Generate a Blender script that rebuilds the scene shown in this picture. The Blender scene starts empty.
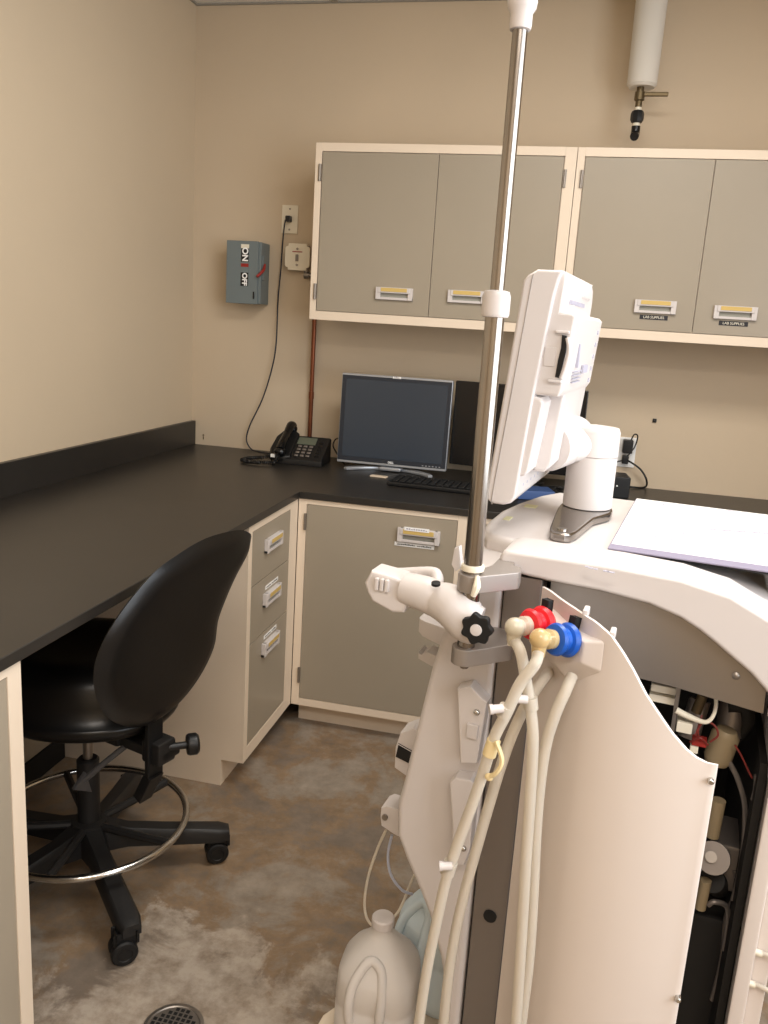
import bpy, bmesh, math, random
from mathutils import Vector, Matrix
random.seed(7)
S = bpy.context.scene
COL = S.collection
PI = math.pi

# ---------------------------------------------------------------- camera (solved from the photograph)
CAM = Vector((1.7016, -3.5803, 1.5142)); FPX = 835.37
YAW, PITCH, ROLL = 0.2107, -0.2217, 0.0627
_fw = Vector((-math.sin(YAW)*math.cos(PITCH), math.cos(YAW)*math.cos(PITCH), math.sin(PITCH)))
_r0 = Vector((math.cos(YAW), math.sin(YAW), 0)); _u0 = _r0.cross(_fw)
RT = _r0*math.cos(ROLL) + _u0*math.sin(ROLL); UP = -_r0*math.sin(ROLL) + _u0*math.cos(ROLL); FW = _fw
def ray(x, y): return FW + RT*((x-384)/FPX) - UP*((y-512)/FPX)
def at(ax, v, x, y):
    d = ray(x, y); return CAM + d*((v-CAM[ax])/d[ax])
# machine frame
MA = math.radians(-8); MO = Vector((1.60, -2.29, 0))
MU = Vector((math.cos(MA), math.sin(MA), 0)); MV = Vector((-math.sin(MA), math.cos(MA), 0))
def loc(P): d = P-MO; return Vector((d.dot(MU), d.dot(MV), P.z))
def mv(v, x, y):
    d = ray(x, y); return loc(CAM + d*((v-(CAM-MO).dot(MV))/d.dot(MV)))
def mz(z, x, y): return loc(at(2, z, x, y))

# ---------------------------------------------------------------- materials
def lin(c):
    return tuple(((v/255)/12.92 if v/255 <= .04045 else ((v/255+.055)/1.055)**2.4) for v in c) + (1,)
def mat(name, c, rough=.5, metal=0, spec=.5, trans=0, ior=1.45, alpha=1, noise=0, nscale=8, bump=0, bscale=60, coat=0, sss=0, emit=None):
    m = bpy.data.materials.new(name); m.use_nodes = True; nt = m.node_tree; b = nt.nodes['Principled BSDF']
    b.inputs['Base Color'].default_value = lin(c); b.inputs['Roughness'].default_value = rough
    b.inputs['Metallic'].default_value = metal; b.inputs['Specular IOR Level'].default_value = spec
    b.inputs['Transmission Weight'].default_value = trans; b.inputs['IOR'].default_value = ior
    b.inputs['Coat Weight'].default_value = coat; b.inputs['Alpha'].default_value = alpha
    if emit:
        b.inputs['Emission Color'].default_value = lin(emit[0]); b.inputs['Emission Strength'].default_value = emit[1]
    tc = nt.nodes.new('ShaderNodeTexCoord')
    if noise:
        n = nt.nodes.new('ShaderNodeTexNoise'); n.inputs['Scale'].default_value = nscale; n.inputs['Detail'].default_value = 5
        nt.links.new(tc.outputs['Object'], n.inputs['Vector'])
        r = nt.nodes.new('ShaderNodeValToRGB'); k = 1-noise; cc = lin(c)
        r.color_ramp.elements[0].position = .3; r.color_ramp.elements[1].position = .7
        r.color_ramp.elements[0].color = (cc[0]*k, cc[1]*k, cc[2]*k, 1); r.color_ramp.elements[1].color = (min(1, cc[0]*(1+noise)), min(1, cc[1]*(1+noise)), min(1, cc[2]*(1+noise)), 1)
        nt.links.new(n.outputs['Fac'], r.inputs['Fac']); nt.links.new(r.outputs['Color'], b.inputs['Base Color'])
    if bump:
        n = nt.nodes.new('ShaderNodeTexNoise'); n.inputs['Scale'].default_value = bscale; n.inputs['Detail'].default_value = 4
        nt.links.new(tc.outputs['Object'], n.inputs['Vector'])
        bp = nt.nodes.new('ShaderNodeBump'); bp.inputs['Strength'].default_value = bump; bp.inputs['Distance'].default_value = .002
        nt.links.new(n.outputs['Fac'], bp.inputs['Height']); nt.links.new(bp.outputs['Normal'], b.inputs['Normal'])
    return m
M = {}
M['wall'] = mat('wall_paint', (205, 187, 161), .65, noise=.025, nscale=1.5, bump=.25, bscale=35)
M['wallb'] = mat('back_wall_paint', (203, 185, 160), .6, noise=.03, nscale=1.5, bump=.25, bscale=35)
M['ceil'] = mat('ceiling_tile', (225, 222, 214), .9, noise=.05, nscale=60)
M['grid'] = mat('ceiling_grid', (150, 146, 138), .5)
M['cream'] = mat('cream_enamel', (230, 213, 192), .4, noise=.015, nscale=4)
M['gray'] = mat('taupe_enamel', (158, 147, 130), .33, noise=.02, nscale=3, bump=.03, bscale=20)
M['black_top'] = mat('black_resin', (40, 37, 34), .38, spec=.7, noise=.12, nscale=5, bump=.06, bscale=18)
M['blk'] = mat('black_plastic', (20, 20, 21), .42)
M['blkr'] = mat('black_rubber', (14, 14, 15), .6)
M['blkg'] = mat('black_gloss', (14, 14, 16), .22)
M['chairb'] = mat('black_polyurethane', (16, 15, 15), .30, bump=.08, bscale=90)
M['nylon'] = mat('black_nylon', (30, 29, 29), .5, noise=.15, nscale=20)
M['chrome'] = mat('chrome', (200, 198, 194), .18, 1)
M['steel'] = mat('brushed_steel', (152, 146, 140), .2, 1)
M['steelm'] = mat('matte_steel', (150, 143, 136), .42, .9, noise=.04, nscale=6)
M['steeld'] = mat('steel_sheet', (158, 152, 146), .40, 1, noise=.06, nscale=2)
M['alum'] = mat('grey_aluminium', (158, 150, 144), .45, .6)
M['alumd'] = mat('grey_chassis_paint', (134, 126, 120), .42, .6)
M['white'] = mat('white_plastic', (206, 199, 196), .40, coat=.05)
M['whitep'] = mat('white_panel_paint', (217, 206, 198), .42)
M['whiteg'] = mat('white_body_plastic', (203, 196, 193), .45)
M['offw'] = mat('ivory_plastic', (232, 224, 205), .45)
M['yellow'] = mat('yellow_label', (206, 176, 104), .6)
M['paper'] = mat('white_paper', (248, 248, 247), .3, coat=.3)
M['lav'] = mat('lavender_edge', (140, 134, 154), .5)
M['ink'] = mat('ink', (40, 38, 42), .6)
M['inkp'] = mat('pale_ink', (170, 168, 182), .6)
M['sil'] = mat('silver_plastic', (172, 176, 182), .32, .5)
M['screen'] = mat('dark_screen', (48, 58, 70), .22, spec=.6)
M['lcd'] = mat('phone_display', (92, 98, 84), .35)
M['bezel'] = mat('bezel_charcoal', (38, 43, 52), .4)
M['breaker'] = mat('grey_enamel_box', (112, 122, 124), .45)
M['red'] = mat('red_plastic', (226, 34, 44), .35)
M['redd'] = mat('dark_red', (150, 40, 34), .5)
M['blue'] = mat('blue_plastic', (18, 82, 176), .35)
M['copper'] = mat('copper', (128, 76, 52), .38, .75, noise=.2, nscale=12)
M['brass'] = mat('aged_brass', (110, 96, 72), .45, .8)
M['insul'] = mat('pipe_insulation', (216, 210, 200), .8, bump=.3, bscale=30)
M['amber'] = mat('amber_clear_plastic', (232, 204, 150), .1, trans=.45, ior=1.2, coat=.6)
M['clear'] = mat('clear_yellowish_plastic', (238, 228, 206), .1, trans=.5, ior=1.2, coat=.6)
M['tube'] = mat('translucent_silicone', (226, 217, 202), .35, trans=.4, ior=1.2)
M['tubeb'] = mat('translucent_blue_tube', (205, 212, 232), .35, trans=.3, ior=1.2)
M['jug'] = mat('translucent_polyethylene', (232, 226, 220), .35, trans=.3, ior=1.15)
M['jugb'] = mat('blue_tinted_polyethylene', (226, 240, 246), .35, trans=.12, ior=1.15)
M['tape'] = mat('masking_tape', (228, 208, 160), .6)
M['pipe_in'] = mat('beige_part', (150, 134, 106), .5)
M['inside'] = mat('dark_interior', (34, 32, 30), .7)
M['wire_r'] = mat('red_wire', (122, 44, 38), .5)
M['cord'] = mat('dark_blue_cord', (38, 42, 52), .5)
M['bluep'] = mat('blue_packet', (58, 84, 134), .5)
M['ypaper'] = mat('yellow_sticker', (222, 218, 176), .6)
M['lever'] = mat('lever_grey', (70, 68, 68), .45)
M['kraft'] = mat('light_wood_edge', (222, 206, 184), .5)

# ---------------------------------------------------------------- mesh builder
class MB:
    def __init__(s): s.bm = bmesh.new(); s.mi = 0
    def _fin(s, verts):
        fs = set()
        for v in verts:
            for f in v.link_faces: fs.add(f)
        for f in fs:
            if not f.tag: f.material_index = s.mi; f.tag = True
    def m(s, i): s.mi = i; return s
    def _bev(s, verts, r, seg=2):
        if r > 0:
            es = list({e for v in verts for e in v.link_edges})
            r_ = bmesh.ops.bevel(s.bm, geom=es, offset=r, segments=seg, profile=.5, affect='EDGES', clamp_overlap=True)
            verts = list({v for f in r_['faces'] for v in f.verts} | {v for v in verts if v.is_valid})
        s._fin([v for v in verts if v.is_valid])
    def box(s, x0, x1, y0, y1, z0, z1, r=0, seg=2, mtx=None):
        g = bmesh.ops.create_cube(s.bm, size=1)['verts']
        for v in g:
            v.co = Vector(((x0+x1)/2 + v.co.x*(x1-x0), (y0+y1)/2 + v.co.y*(y1-y0), (z0+z1)/2 + v.co.z*(z1-z0)))
            if mtx: v.co = mtx @ v.co
        s._bev(g, r, seg); return s
    def prism(s, poly, f, t0, t1, r=0, seg=2, caps=None):
        """poly of 2-D points, f(a, b, t) -> 3-D"""
        A = [s.bm.verts.new(f(a, b, t0)) for a, b in poly]; B = [s.bm.verts.new(f(a, b, t1)) for a, b in poly]
        n = len(poly)
        fa = s.bm.faces.new(A); fb = s.bm.faces.new(B[::-1])
        for i in range(n): s.bm.faces.new((A[i], B[i], B[(i+1) % n], A[(i+1) % n]))
        bmesh.ops.recalc_face_normals(s.bm, faces=list({f_ for v in A+B for f_ in v.link_faces}))
        if r > 0:
            es = list(fa.edges)+list(fb.edges) if caps is None else (list(fa.edges) if caps == 0 else list(fb.edges))
            rr = bmesh.ops.bevel(s.bm, geom=es, offset=r, segments=seg, profile=.5, affect='EDGES', clamp_overlap=True)
            s._fin({v for f_ in rr['faces'] for v in f_.verts} | {v for v in A+B if v.is_valid})
        else: s._fin(A+B)
        return s
    def cyl(s, p0, p1, r0, r1=None, seg=24, r=0):
        r1 = r0 if r1 is None else r1; p0 = Vector(p0); p1 = Vector(p1)
        return s.lathe([(r0, 0), (r1, (p1-p0).length)], p0, p1-p0, seg)
    def lathe(s, prof, o, ax=(0, 0, 1), seg=28, cap=True):
        o = Vector(o); ax = Vector(ax).normalized(); q = ax.to_track_quat('Z', 'Y')
        rings = []; allv = []
        for (r_, h) in prof:
            if r_ < 1e-6:
                v = s.bm.verts.new(o+ax*h); rings.append([v]); allv.append(v)
            else:
                rg = [s.bm.verts.new(o + q @ Vector((r_*math.cos(2*PI*i/seg), r_*math.sin(2*PI*i/seg), h))) for i in range(seg)]
                rings.append(rg); allv += rg
        for a, b in zip(rings, rings[1:]):
            if len(a) == 1 and len(b) == 1: continue
            for i in range(seg):
                j = (i+1) % seg
                if len(a) == 1: s.bm.faces.new((a[0], b[j], b[i]))
                elif len(b) == 1: s.bm.faces.new((a[i], a[j], b[0]))
                else: s.bm.faces.new((a[i], a[j], b[j], b[i]))
        if cap:
            if len(rings[0]) > 1: s.bm.faces.new(rings[0][::-1])
            if len(rings[-1]) > 1: s.bm.faces.new(rings[-1])
        s._fin(allv); return s
    def tube(s, pts, r, seg=12, sub=8, smooth=True, closed=False, radii=None):
        P = [Vector(p) for p in pts]; R = radii or [r]*len(P)
        if smooth and len(P) > 2:
            Q = []; RR = []; n = len(P)
            rng = range(n) if closed else range(n-1)
            for i in rng:
                g = lambda k: P[k % n] if closed else P[max(0, min(n-1, k))]
                a, b, c, d = g(i-1), g(i), g(i+1), g(i+2)
                for k in range(sub):
                    t = k/sub
                    Q.append(.5*((2*b)+(c-a)*t+(2*a-5*b+4*c-d)*t*t+(3*b-3*c+d-a)*t**3)); RR.append(R[i % n]*(1-t)+R[(i+1) % n]*t)
            if not closed: Q.append(P[-1]); RR.append(R[-1])
            P = Q; R = RR
        n = len(P); T = []
        for i in range(n):
            a = P[(i-1) % n] if closed else P[max(0, i-1)]; b = P[(i+1) % n] if closed else P[min(n-1, i+1)]
            T.append((b-a).normalized())
        up = Vector((0, 0, 1)) if abs(T[0].z) < .9 else Vector((1, 0, 0))
        N = (up - T[0]*up.dot(T[0])).normalized(); rings = []; av = []
        for i in range(n):
            N = (N - T[i]*N.dot(T[i])).normalized(); B = T[i].cross(N)
            rg = [s.bm.verts.new(P[i]+(N*math.cos(2*PI*k/seg)+B*math.sin(2*PI*k/seg))*R[i]) for k in range(seg)]
            rings.append(rg); av += rg
        for i in range(n if closed else n-1):
            a, b = rings[i], rings[(i+1) % n]
            for k in range(seg): s.bm.faces.new((a[k], a[(k+1) % seg], b[(k+1) % seg], b[k]))
        if not closed: s.bm.faces.new(rings[0][::-1]); s.bm.faces.new(rings[-1])
        s._fin(av); return s
    def ball(s, c, r, sc=(1, 1, 1), mtx=None):
        g = bmesh.ops.create_uvsphere(s.bm, u_segments=20, v_segments=12, radius=r)['verts']
        for v in g:
            v.co = Vector((v.co.x*sc[0], v.co.y*sc[1], v.co.z*sc[2]))
            if mtx: v.co = mtx @ v.co
            v.co += Vector(c)
        s._fin(g); return s
    def mesh(s, name, mats, ang=38):
        for f in s.bm.faces: f.smooth = True
        bmesh.ops.recalc_face_normals(s.bm, faces=s.bm.faces)
        for e in s.bm.edges:
            if len(e.link_faces) == 2 and e.calc_face_angle(0) > math.radians(ang): e.smooth = False
        me = bpy.data.meshes.new(name); s.bm.to_mesh(me); s.bm.free()
        for m_ in (mats if isinstance(mats, (list, tuple)) else [mats]): me.materials.append(m_)
        return me
    def build(s, name, mats, parent=None, ang=38, label=None):
        o = bpy.data.objects.new(name, s.mesh(name, mats, ang)); COL.objects.link(o)
        if ang < 60:
            w_ = o.modifiers.new('weighted_normal', 'WEIGHTED_NORMAL'); w_.keep_sharp = True; w_.weight = 80
        if parent: o.parent = parent
        if label: o['label'] = label
        return o
def box(*a, **k): return MB().box(*a, **k)
def tag(o, label, cat, group=None, kind=None):
    o['label'] = label; o['category'] = cat
    if group: o['group'] = group
    if kind: o['kind'] = kind
    return o
def thing(name, label, cat, at_=(0, 0, 0), rz=0, group=None):
    o = bpy.data.objects.new(name, None); COL.objects.link(o); o.location = at_; o.rotation_euler = (0, 0, rz)
    o.empty_display_size = .1
    return tag(o, label, cat, group)
def struct(name, mb, m_, parent=None):
    o = mb.build(name, m_, parent)
    if not parent: o['kind'] = 'structure'
    return o
def text(name, body, size, origin, right, up, m_, parent=None, align='CENTER', bold=0):
    """lettering as thin mesh; origin/right/up in the parent's space"""
    cu = bpy.data.curves.new(name, 'FONT'); cu.body = body; cu.size = size; cu.extrude = .0002; cu.align_x = align; cu.align_y = 'CENTER'; cu.offset = bold
    cu.space_line = .85
    t = bpy.data.objects.new(name, cu); COL.objects.link(t)
    bpy.context.view_layer.update()
    me = bpy.data.meshes.new_from_object(t.evaluated_get(bpy.context.evaluated_depsgraph_get()))
    bpy.data.objects.remove(t); bpy.data.curves.remove(cu)
    R = Vector(right).normalized(); U = Vector(up).normalized(); N = R.cross(U)
    mt = Matrix((R, U, N)).transposed().to_4x4(); mt.translation = Vector(origin)
    me.transform(mt); me.materials.clear(); me.materials.append(m_); me.name = name
    o = bpy.data.objects.new(name, me); COL.objects.link(o)
    if parent: o.parent = parent
    return o
XY = lambda a, b, t: Vector((a, b, t))
XZ = lambda a, b, t: Vector((a, t, b))
YZ = lambda a, b, t: Vector((t, a, b))

# ================================================================ SETTING
H = .914; CEIL = 2.7636; A = .797; B = .799; TH = .025; FX = .79
WX = 3.25; FY = -5.2
def floor_mat():
    m = bpy.data.materials.new('stained_concrete'); m.use_nodes = True; nt = m.node_tree; b = nt.nodes['Principled BSDF']; L = nt.links
    def nd(t, **k):
        n = nt.nodes.new(t)
        for a, v in k.items(): n.inputs[a].default_value = v
        return n
    tc = nd('ShaderNodeTexCoord')
    n1 = nd('ShaderNodeTexNoise', Scale=2.3, Detail=12, Roughness=.7, Distortion=.35); L.new(tc.outputs['Object'], n1.inputs['Vector'])
    r1 = nt.nodes.new('ShaderNodeValToRGB'); e = r1.color_ramp.elements
    e[0].position = .34; e[0].color = lin((114, 103, 92)); e[1].position = .68; e[1].color = lin((152, 141, 128))
    x = e.new(.44); x.color = lin((120, 107, 94)); x = e.new(.5); x.color = lin((132, 110, 86)); x = e.new(.56); x.color = lin((138, 126, 112))
    L.new(n1.outputs['Fac'], r1.inputs['Fac'])
    n2 = nd('ShaderNodeTexNoise', Scale=14, Detail=8, Roughness=.7); L.new(tc.outputs['Object'], n2.inputs['Vector'])
    mx = nt.nodes.new('ShaderNodeMix'); mx.data_type = 'RGBA'; mx.blend_type = 'OVERLAY'; mx.inputs[0].default_value = .55
    L.new(r1.outputs['Color'], mx.inputs[6]); L.new(n2.outputs['Fac'], mx.inputs[7])
    # pale patched area around the drain
    mp = nt.nodes.new('ShaderNodeMapping'); mp.inputs['Location'].default_value = (-1.02, 2.16, 0)
    L.new(tc.outputs['Object'], mp.inputs['Vector'])
    ln = nt.nodes.new('ShaderNodeVectorMath'); ln.operation = 'LENGTH'; L.new(mp.outputs['Vector'], ln.inputs[0])
    n3 = nd('ShaderNodeTexNoise', Scale=4.2, Detail=10, Roughness=.65, Distortion=.5); L.new(tc.outputs['Object'], n3.inputs['Vector'])
    ad = nt.nodes.new('ShaderNodeMath'); ad.operation = 'MULTIPLY_ADD'; ad.inputs[1].default_value = .85; L.new(n3.outputs['Fac'], ad.inputs[0]); L.new(ln.outputs['Value'], ad.inputs[2])
    r3 = nt.nodes.new('ShaderNodeValToRGB'); r3.color_ramp.elements[0].position = .71; r3.color_ramp.elements[0].color = (.85, .85, .85, 1); r3.color_ramp.elements[1].position = .76; r3.color_ramp.elements[1].color = (0, 0, 0, 1)
    L.new(ad.outputs[0], r3.inputs['Fac'])
    r4 = nt.nodes.new('ShaderNodeValToRGB'); r4.color_ramp.elements[0].position = .35; r4.color_ramp.elements[0].color = lin((130, 115, 99)); r4.color_ramp.elements[1].position = .6; r4.color_ramp.elements[1].color = lin((178, 166, 152))
    L.new(n2.outputs['Fac'], r4.inputs['Fac'])
    m2 = nt.nodes.new('ShaderNodeMix'); m2.data_type = 'RGBA'; L.new(r3.outputs['Color'], m2.inputs[0]); L.new(mx.outputs[2], m2.inputs[6]); L.new(r4.outputs['Color'], m2.inputs[7])
    L.new(m2.outputs[2], b.inputs['Base Color'])
    rr = nt.nodes.new('ShaderNodeMapRange'); rr.inputs['To Min'].default_value = .28; rr.inputs['To Max'].default_value = .6; L.new(n1.outputs['Fac'], rr.inputs['Value']); L.new(rr.outputs[0], b.inputs['Roughness'])
    bp = nt.nodes.new('ShaderNodeBump'); bp.inputs['Strength'].default_value = .25; bp.inputs['Distance'].default_value = .004
    L.new(n2.outputs['Fac'], bp.inputs['Height']); L.new(bp.outputs['Normal'], b.inputs['Normal'])
    return m
struct('floor', box(-.1, WX+.1, FY, .1, -.1, 0), floor_mat())
struct('wall_left', box(-.12, 0, FY, .12, 0, CEIL+.1), M['wall'])
struct('wall_back', box(-.12, WX+.12, 0, .12, 0, CEIL+.1), M['wallb'])
struct('wall_front', box(-.12, WX+.12, FY-.12, FY, 0, CEIL+.1), M['wall'])
# right wall with a window opening
wy0, wy1, wz0, wz1 = -4.3, -1.9, 1.0, 2.5
w = MB(); w.box(WX, WX+.12, FY, wy0, 0, CEIL+.1); w.box(WX, WX+.12, wy1, .12, 0, CEIL+.1); w.box(WX, WX+.12, wy0, wy1, 0, wz0); w.box(WX, WX+.12, wy0, wy1, wz1, CEIL+.1)
struct('wall_right', w, M['wall'])
w = MB()
for y in (wy0, (2*wy0+wy1)/3, (wy0+2*wy1)/3, wy1-.05): w.box(WX+.02, WX+.08, y, y+.05, wz0, wz1)
w.box(WX+.02, WX+.08, wy0, wy1, wz0, wz0+.05); w.box(WX+.02, WX+.08, wy0, wy1, wz1-.05, wz1)
struct('window_1', w, M['alum'])
struct('ceiling', box(-.1, WX+.1, FY, .1, CEIL, CEIL+.08), M['ceil'])
g = MB()
for k in range(0, 6): g.box(.61*k-.012 if k else 0, .61*k+.012, FY, 0, CEIL-.006, CEIL+.001)
for k in range(0, 9): g.box(0, WX, -.61*k-.012, -.61*k+(.012 if k else 0), CEIL-.0065, CEIL+.001)
struct('trim_1', g, M['grid'])
# furred lower wall at the back of the knee space, with its black cove base
struct('trim_2', box(0, .135, -2.345, -1.262, 0, H-TH-.002), M['gray'])
struct('baseboard_left', box(.135, .146, -2.345, -1.262, 0, .085, r=.003), M['blkr'])

# ================================================================ CABINETS
def pull(mb, origin, R, U, wd=.145, ht=.046):
    """recessed cup pull: white frame, dark hollow, yellow strip; N points out of the door"""
    N = Vector(R).cross(Vector(U)); R = Vector(R); U = Vector(U); O = Vector(origin)
    def q(a0, a1, b0, b1, n0, n1, mi, r=.001):
        mb.m(mi); mt = Matrix((R, U, N)).transposed().to_4x4(); mt.translation = O
        mb.box(a0, a1, b0, b1, n0, n1, r=r, seg=1, mtx=mt)
    w2, h2 = wd/2, ht/2
    q(-w2, w2, -h2, -h2+.009, 0, .012, 0); q(-w2, -w2+.018, -h2, h2, 0, .014, 0); q(w2-.018, w2, -h2, h2, 0, .014, 0)
    q(-w2+.01, w2-.01, -h2, h2-.004, 0, .003, 2)
    q(-w2+.01, w2-.01, 0.002, h2, 0, .017, 0); q(-w2+.02, w2-.02, .006, h2-.001, .0165, .0185, 1)
PM = [M['white'], M['yellow'], mat('pull_hollow', (150, 148, 138), .6)]
def label_strip(parent, O, R, U, wd, ht, m_bg, m_ink, s, name='label_strip'):
    R = Vector(R); U = Vector(U); N = R.cross(U); mt = Matrix((R, U, N)).transposed().to_4x4(); mt.translation = Vector(O)
    mb = MB(); mb.box(-wd/2, wd/2, -ht/2, ht/2, 0, .001, mtx=mt)
    if s.startswith('#'):      # lettering too small to read: rows of tiny marks
        lens = [int(c) for c in s[1:].split()]; tot = sum(lens)+len(lens)-1; st_ = wd*.86/tot; x = -wd*.43; mb.m(1); rr = random.Random(int(wd*1e5))
        for L_ in lens:
            for i in range(L_):
                h_ = ht*(.22 if rr.random() < .6 else .32); mb.box(x+st_*.12, x+st_*.85, -ht*.2, -ht*.2+h_*1.2, .001, .0013, mtx=mt); x += st_
            x += st_
        return mb.build(name, [m_bg, m_ink], parent)
    cu = bpy.data.curves.new('t', 'FONT'); cu.body = s; cu.size = ht*.78; cu.align_x = 'CENTER'; cu.align_y = 'CENTER'; cu.extrude = .0002
    t = bpy.data.objects.new('t', cu); COL.objects.link(t); bpy.context.view_layer.update()
    me = bpy.data.meshes.new_from_object(t.evaluated_get(bpy.context.evaluated_depsgraph_get())); bpy.data.objects.remove(t)
    xs = [v.co.x for v in me.vertices]; sc = min(1, wd*.86/max(1e-4, max(xs)-min(xs)))
    mt2 = mt.copy(); mt2.translation = Vector(O)+N*.0013
    me.transform(mt2 @ Matrix.Diagonal((sc, 1, 1, 1)))
    k = len(mb.bm.faces); mb.bm.from_mesh(me); mb.bm.faces.ensure_lookup_table()
    for f in mb.bm.faces[k:]: f.material_index = 1
    bpy.data.meshes.remove(me)
    return mb.build(name, [m_bg, m_ink], parent)

# --- left-run drawer cabinet
YE = -1.257
dc = thing('base_cabinet', 'cream floor cabinet with three grey drawers in the inner corner, end panel beside the stool', 'cabinet', (0, 0, 0))
prof = [(.02, 0), (.7125, 0), (.7125, .093), (.784, .093), (.784, H-TH-.001), (.02, H-TH-.001)]
MB().prism(prof, XZ, YE, -.86).build('body', M['cream'], dc)
f = MB(); f.box(.784, FX, YE, -1.228, .093, H-TH-.001, r=.001); f.box(.784, FX, -.868, -.792, .093, H-TH-.001, r=.001)
f.box(.784, FX, -1.228, -.868, .864, H-TH-.001); f.box(.784, FX, -1.228, -.868, .093, .138)
f.build('face_frame', M['cream'], dc)
for (z0, z1, hz, lab) in ((.683, .862, .79, 0), (.492, .680, .606, 1), (.140, .489, .432, 1)):
    d = box(.784, FX-.001, -1.226, -.870, z0, z1, r=.0015).build('drawer', M['gray'], dc)
    h = MB(); pull(h, (FX-.001, -1.048, hz), (0, 1, 0), (0, 0, 1)); h.build('handle', PM, d)
    if lab: label_strip(d, (FX-.0008, -1.04, hz+.038), (0, 1, 0), (0, 0, 1), .12, .013, M['paper'], M['ink'], '#6 8' if z0 > .4 else '#7 5')

# --- corner door cabinet on the back run
cc = thing('base_cabinet', 'cream floor cabinet with one wide grey door below the silver monitor', 'cabinet', (0, 0, 0))
def back_cab(root, x0, x1, kx0):
    prof = [(-.02, 0), (-B+.006+.0775, 0), (-B+.006+.0775, .093), (-.785, .093), (-.785, H-TH-.001), (-.02, H-TH-.001)]
    m_ = MB(); m_.prism([(-.02, .093), (-.785, .093), (-.785, H-TH-.001), (-.02, H-TH-.001)], YZ, x0, x1); m_.box(kx0, x1, -B+.0835, -.02, 0, .094)
    m_.build('body', M['cream'], root)
back_cab(cc, .792, 1.398, .80)
f = MB(); f.box(.792, .8215, -FX-.001, -.785, .093, H-TH-.001, r=.001); f.box(1.367, 1.398, -FX-.001, -.785, .093, H-TH-.001, r=.001)
f.box(.8215, 1.367, -FX-.001, -.785, .870, H-TH-.001); f.box(.8215, 1.367, -FX-.001, -.785, .093, .121)
f.build('face_frame', M['cream'], cc)
d = box(.8235, 1.3655, -FX-.0005, -.785, .123, .868, r=.0015).build('door', M['gray'], cc)
hp = at(1, -.79, 419, 536); h = MB(); pull(h, (hp.x, -FX-.0005, hp.z), (1, 0, 0), (0, 0, 1), .150, .05); h.build('handle', PM, d)
label_strip(d, (hp.x-.006, -FX-.0195, hp.z+.026), (1, 0, 0), (0, 0, 1), .088, .013, M['paper'], M['inkp'], '#9')
label_strip(d, (hp.x-.014, -FX-.001, hp.z-.036), (1, 0, 0), (0, 0, 1), .142, .014, M['paper'], M['ink'], '#10 8')
for z in (.805, .215): MB().box(.814, .8225, -FX-.006, -.79, z-.03, z+.03, r=.001).cyl((.8195, -FX-.005, z-.03), (.8195, -FX-.005, z+.03), .0045, seg=10).build('hinge', M['steelm'], d)
c3 = thing('base_cabinet', 'cream floor cabinet mostly hidden behind the white machine', 'cabinet', (0, 0, 0))
back_cab(c3, 1.402, 2.30, 1.402)
f = MB(); f.box(1.402, 1.432, -FX-.001, -.785, .093, H-TH-.001); f.box(2.27, 2.30, -FX-.001, -.785, .093, H-TH-.001); f.box(1.432, 2.27, -FX-.001, -.785, .87, H-TH-.001); f.box(1.432, 2.27, -FX-.001, -.785, .093, .121); f.build('face_frame', M['cream'], c3)
for a_, b_ in ((1.434, 1.849), (1.853, 2.268)):
    d = box(a_, b_, -FX-.0005, -.785, .123, .868, r=.0015).build('door', M['gray'], c3); h = MB(); pull(h, ((a_+b_)/2, -FX-.0005, .8), (1, 0, 0), (0, 0, 1)); h.build('handle', PM, d)
# --- near cabinet on the left run
nc = thing('base_cabinet', 'cream and grey cabinet at lower left, this side of the stool', 'cabinet', (0, 0, 0))
MB().prism(prof, XZ, -3.30, -2.349).build('body', M['cream'], nc)
f = MB(); f.box(.784, FX, -2.386, -2.349, .093, H-TH-.001, r=.001); f.box(.784, FX, -3.30, -3.27, .093, H-TH-.001); f.box(.784, FX, -3.27, -2.386, .870, H-TH-.001); f.box(.784, FX, -3.27, -2.386, .093, .138)
f.build('face_frame', M['cream'], nc)
for a_, b_ in ((-3.268, -2.829), (-2.826, -2.388)):
    d = box(.784, FX-.001, a_, b_, .140, .868, r=.0015).build('door', M['gray'], nc); h = MB(); pull(h, (FX-.001, (a_+b_)/2, .8), (0, 1, 0), (0, 0, 1)); h.build('handle', PM, d)

# --- worktop
wt = MB(); XR = WX-.002
wt.prism([(.0, -3.35), (A, -3.35), (A, -B), (XR, -B), (XR, 0), (0, 0)], XY, H-TH, H, r=.0015, seg=1)
wk = thing('worktop', 'black L-shaped laboratory bench top running along both walls', 'worktop')
wt.build('bench_top', M['black_top'], wk)
box(.0, .020, -3.35, -.001, H, H+.109, r=.0015).build('backsplash', M['black_top'], wk)

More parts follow.
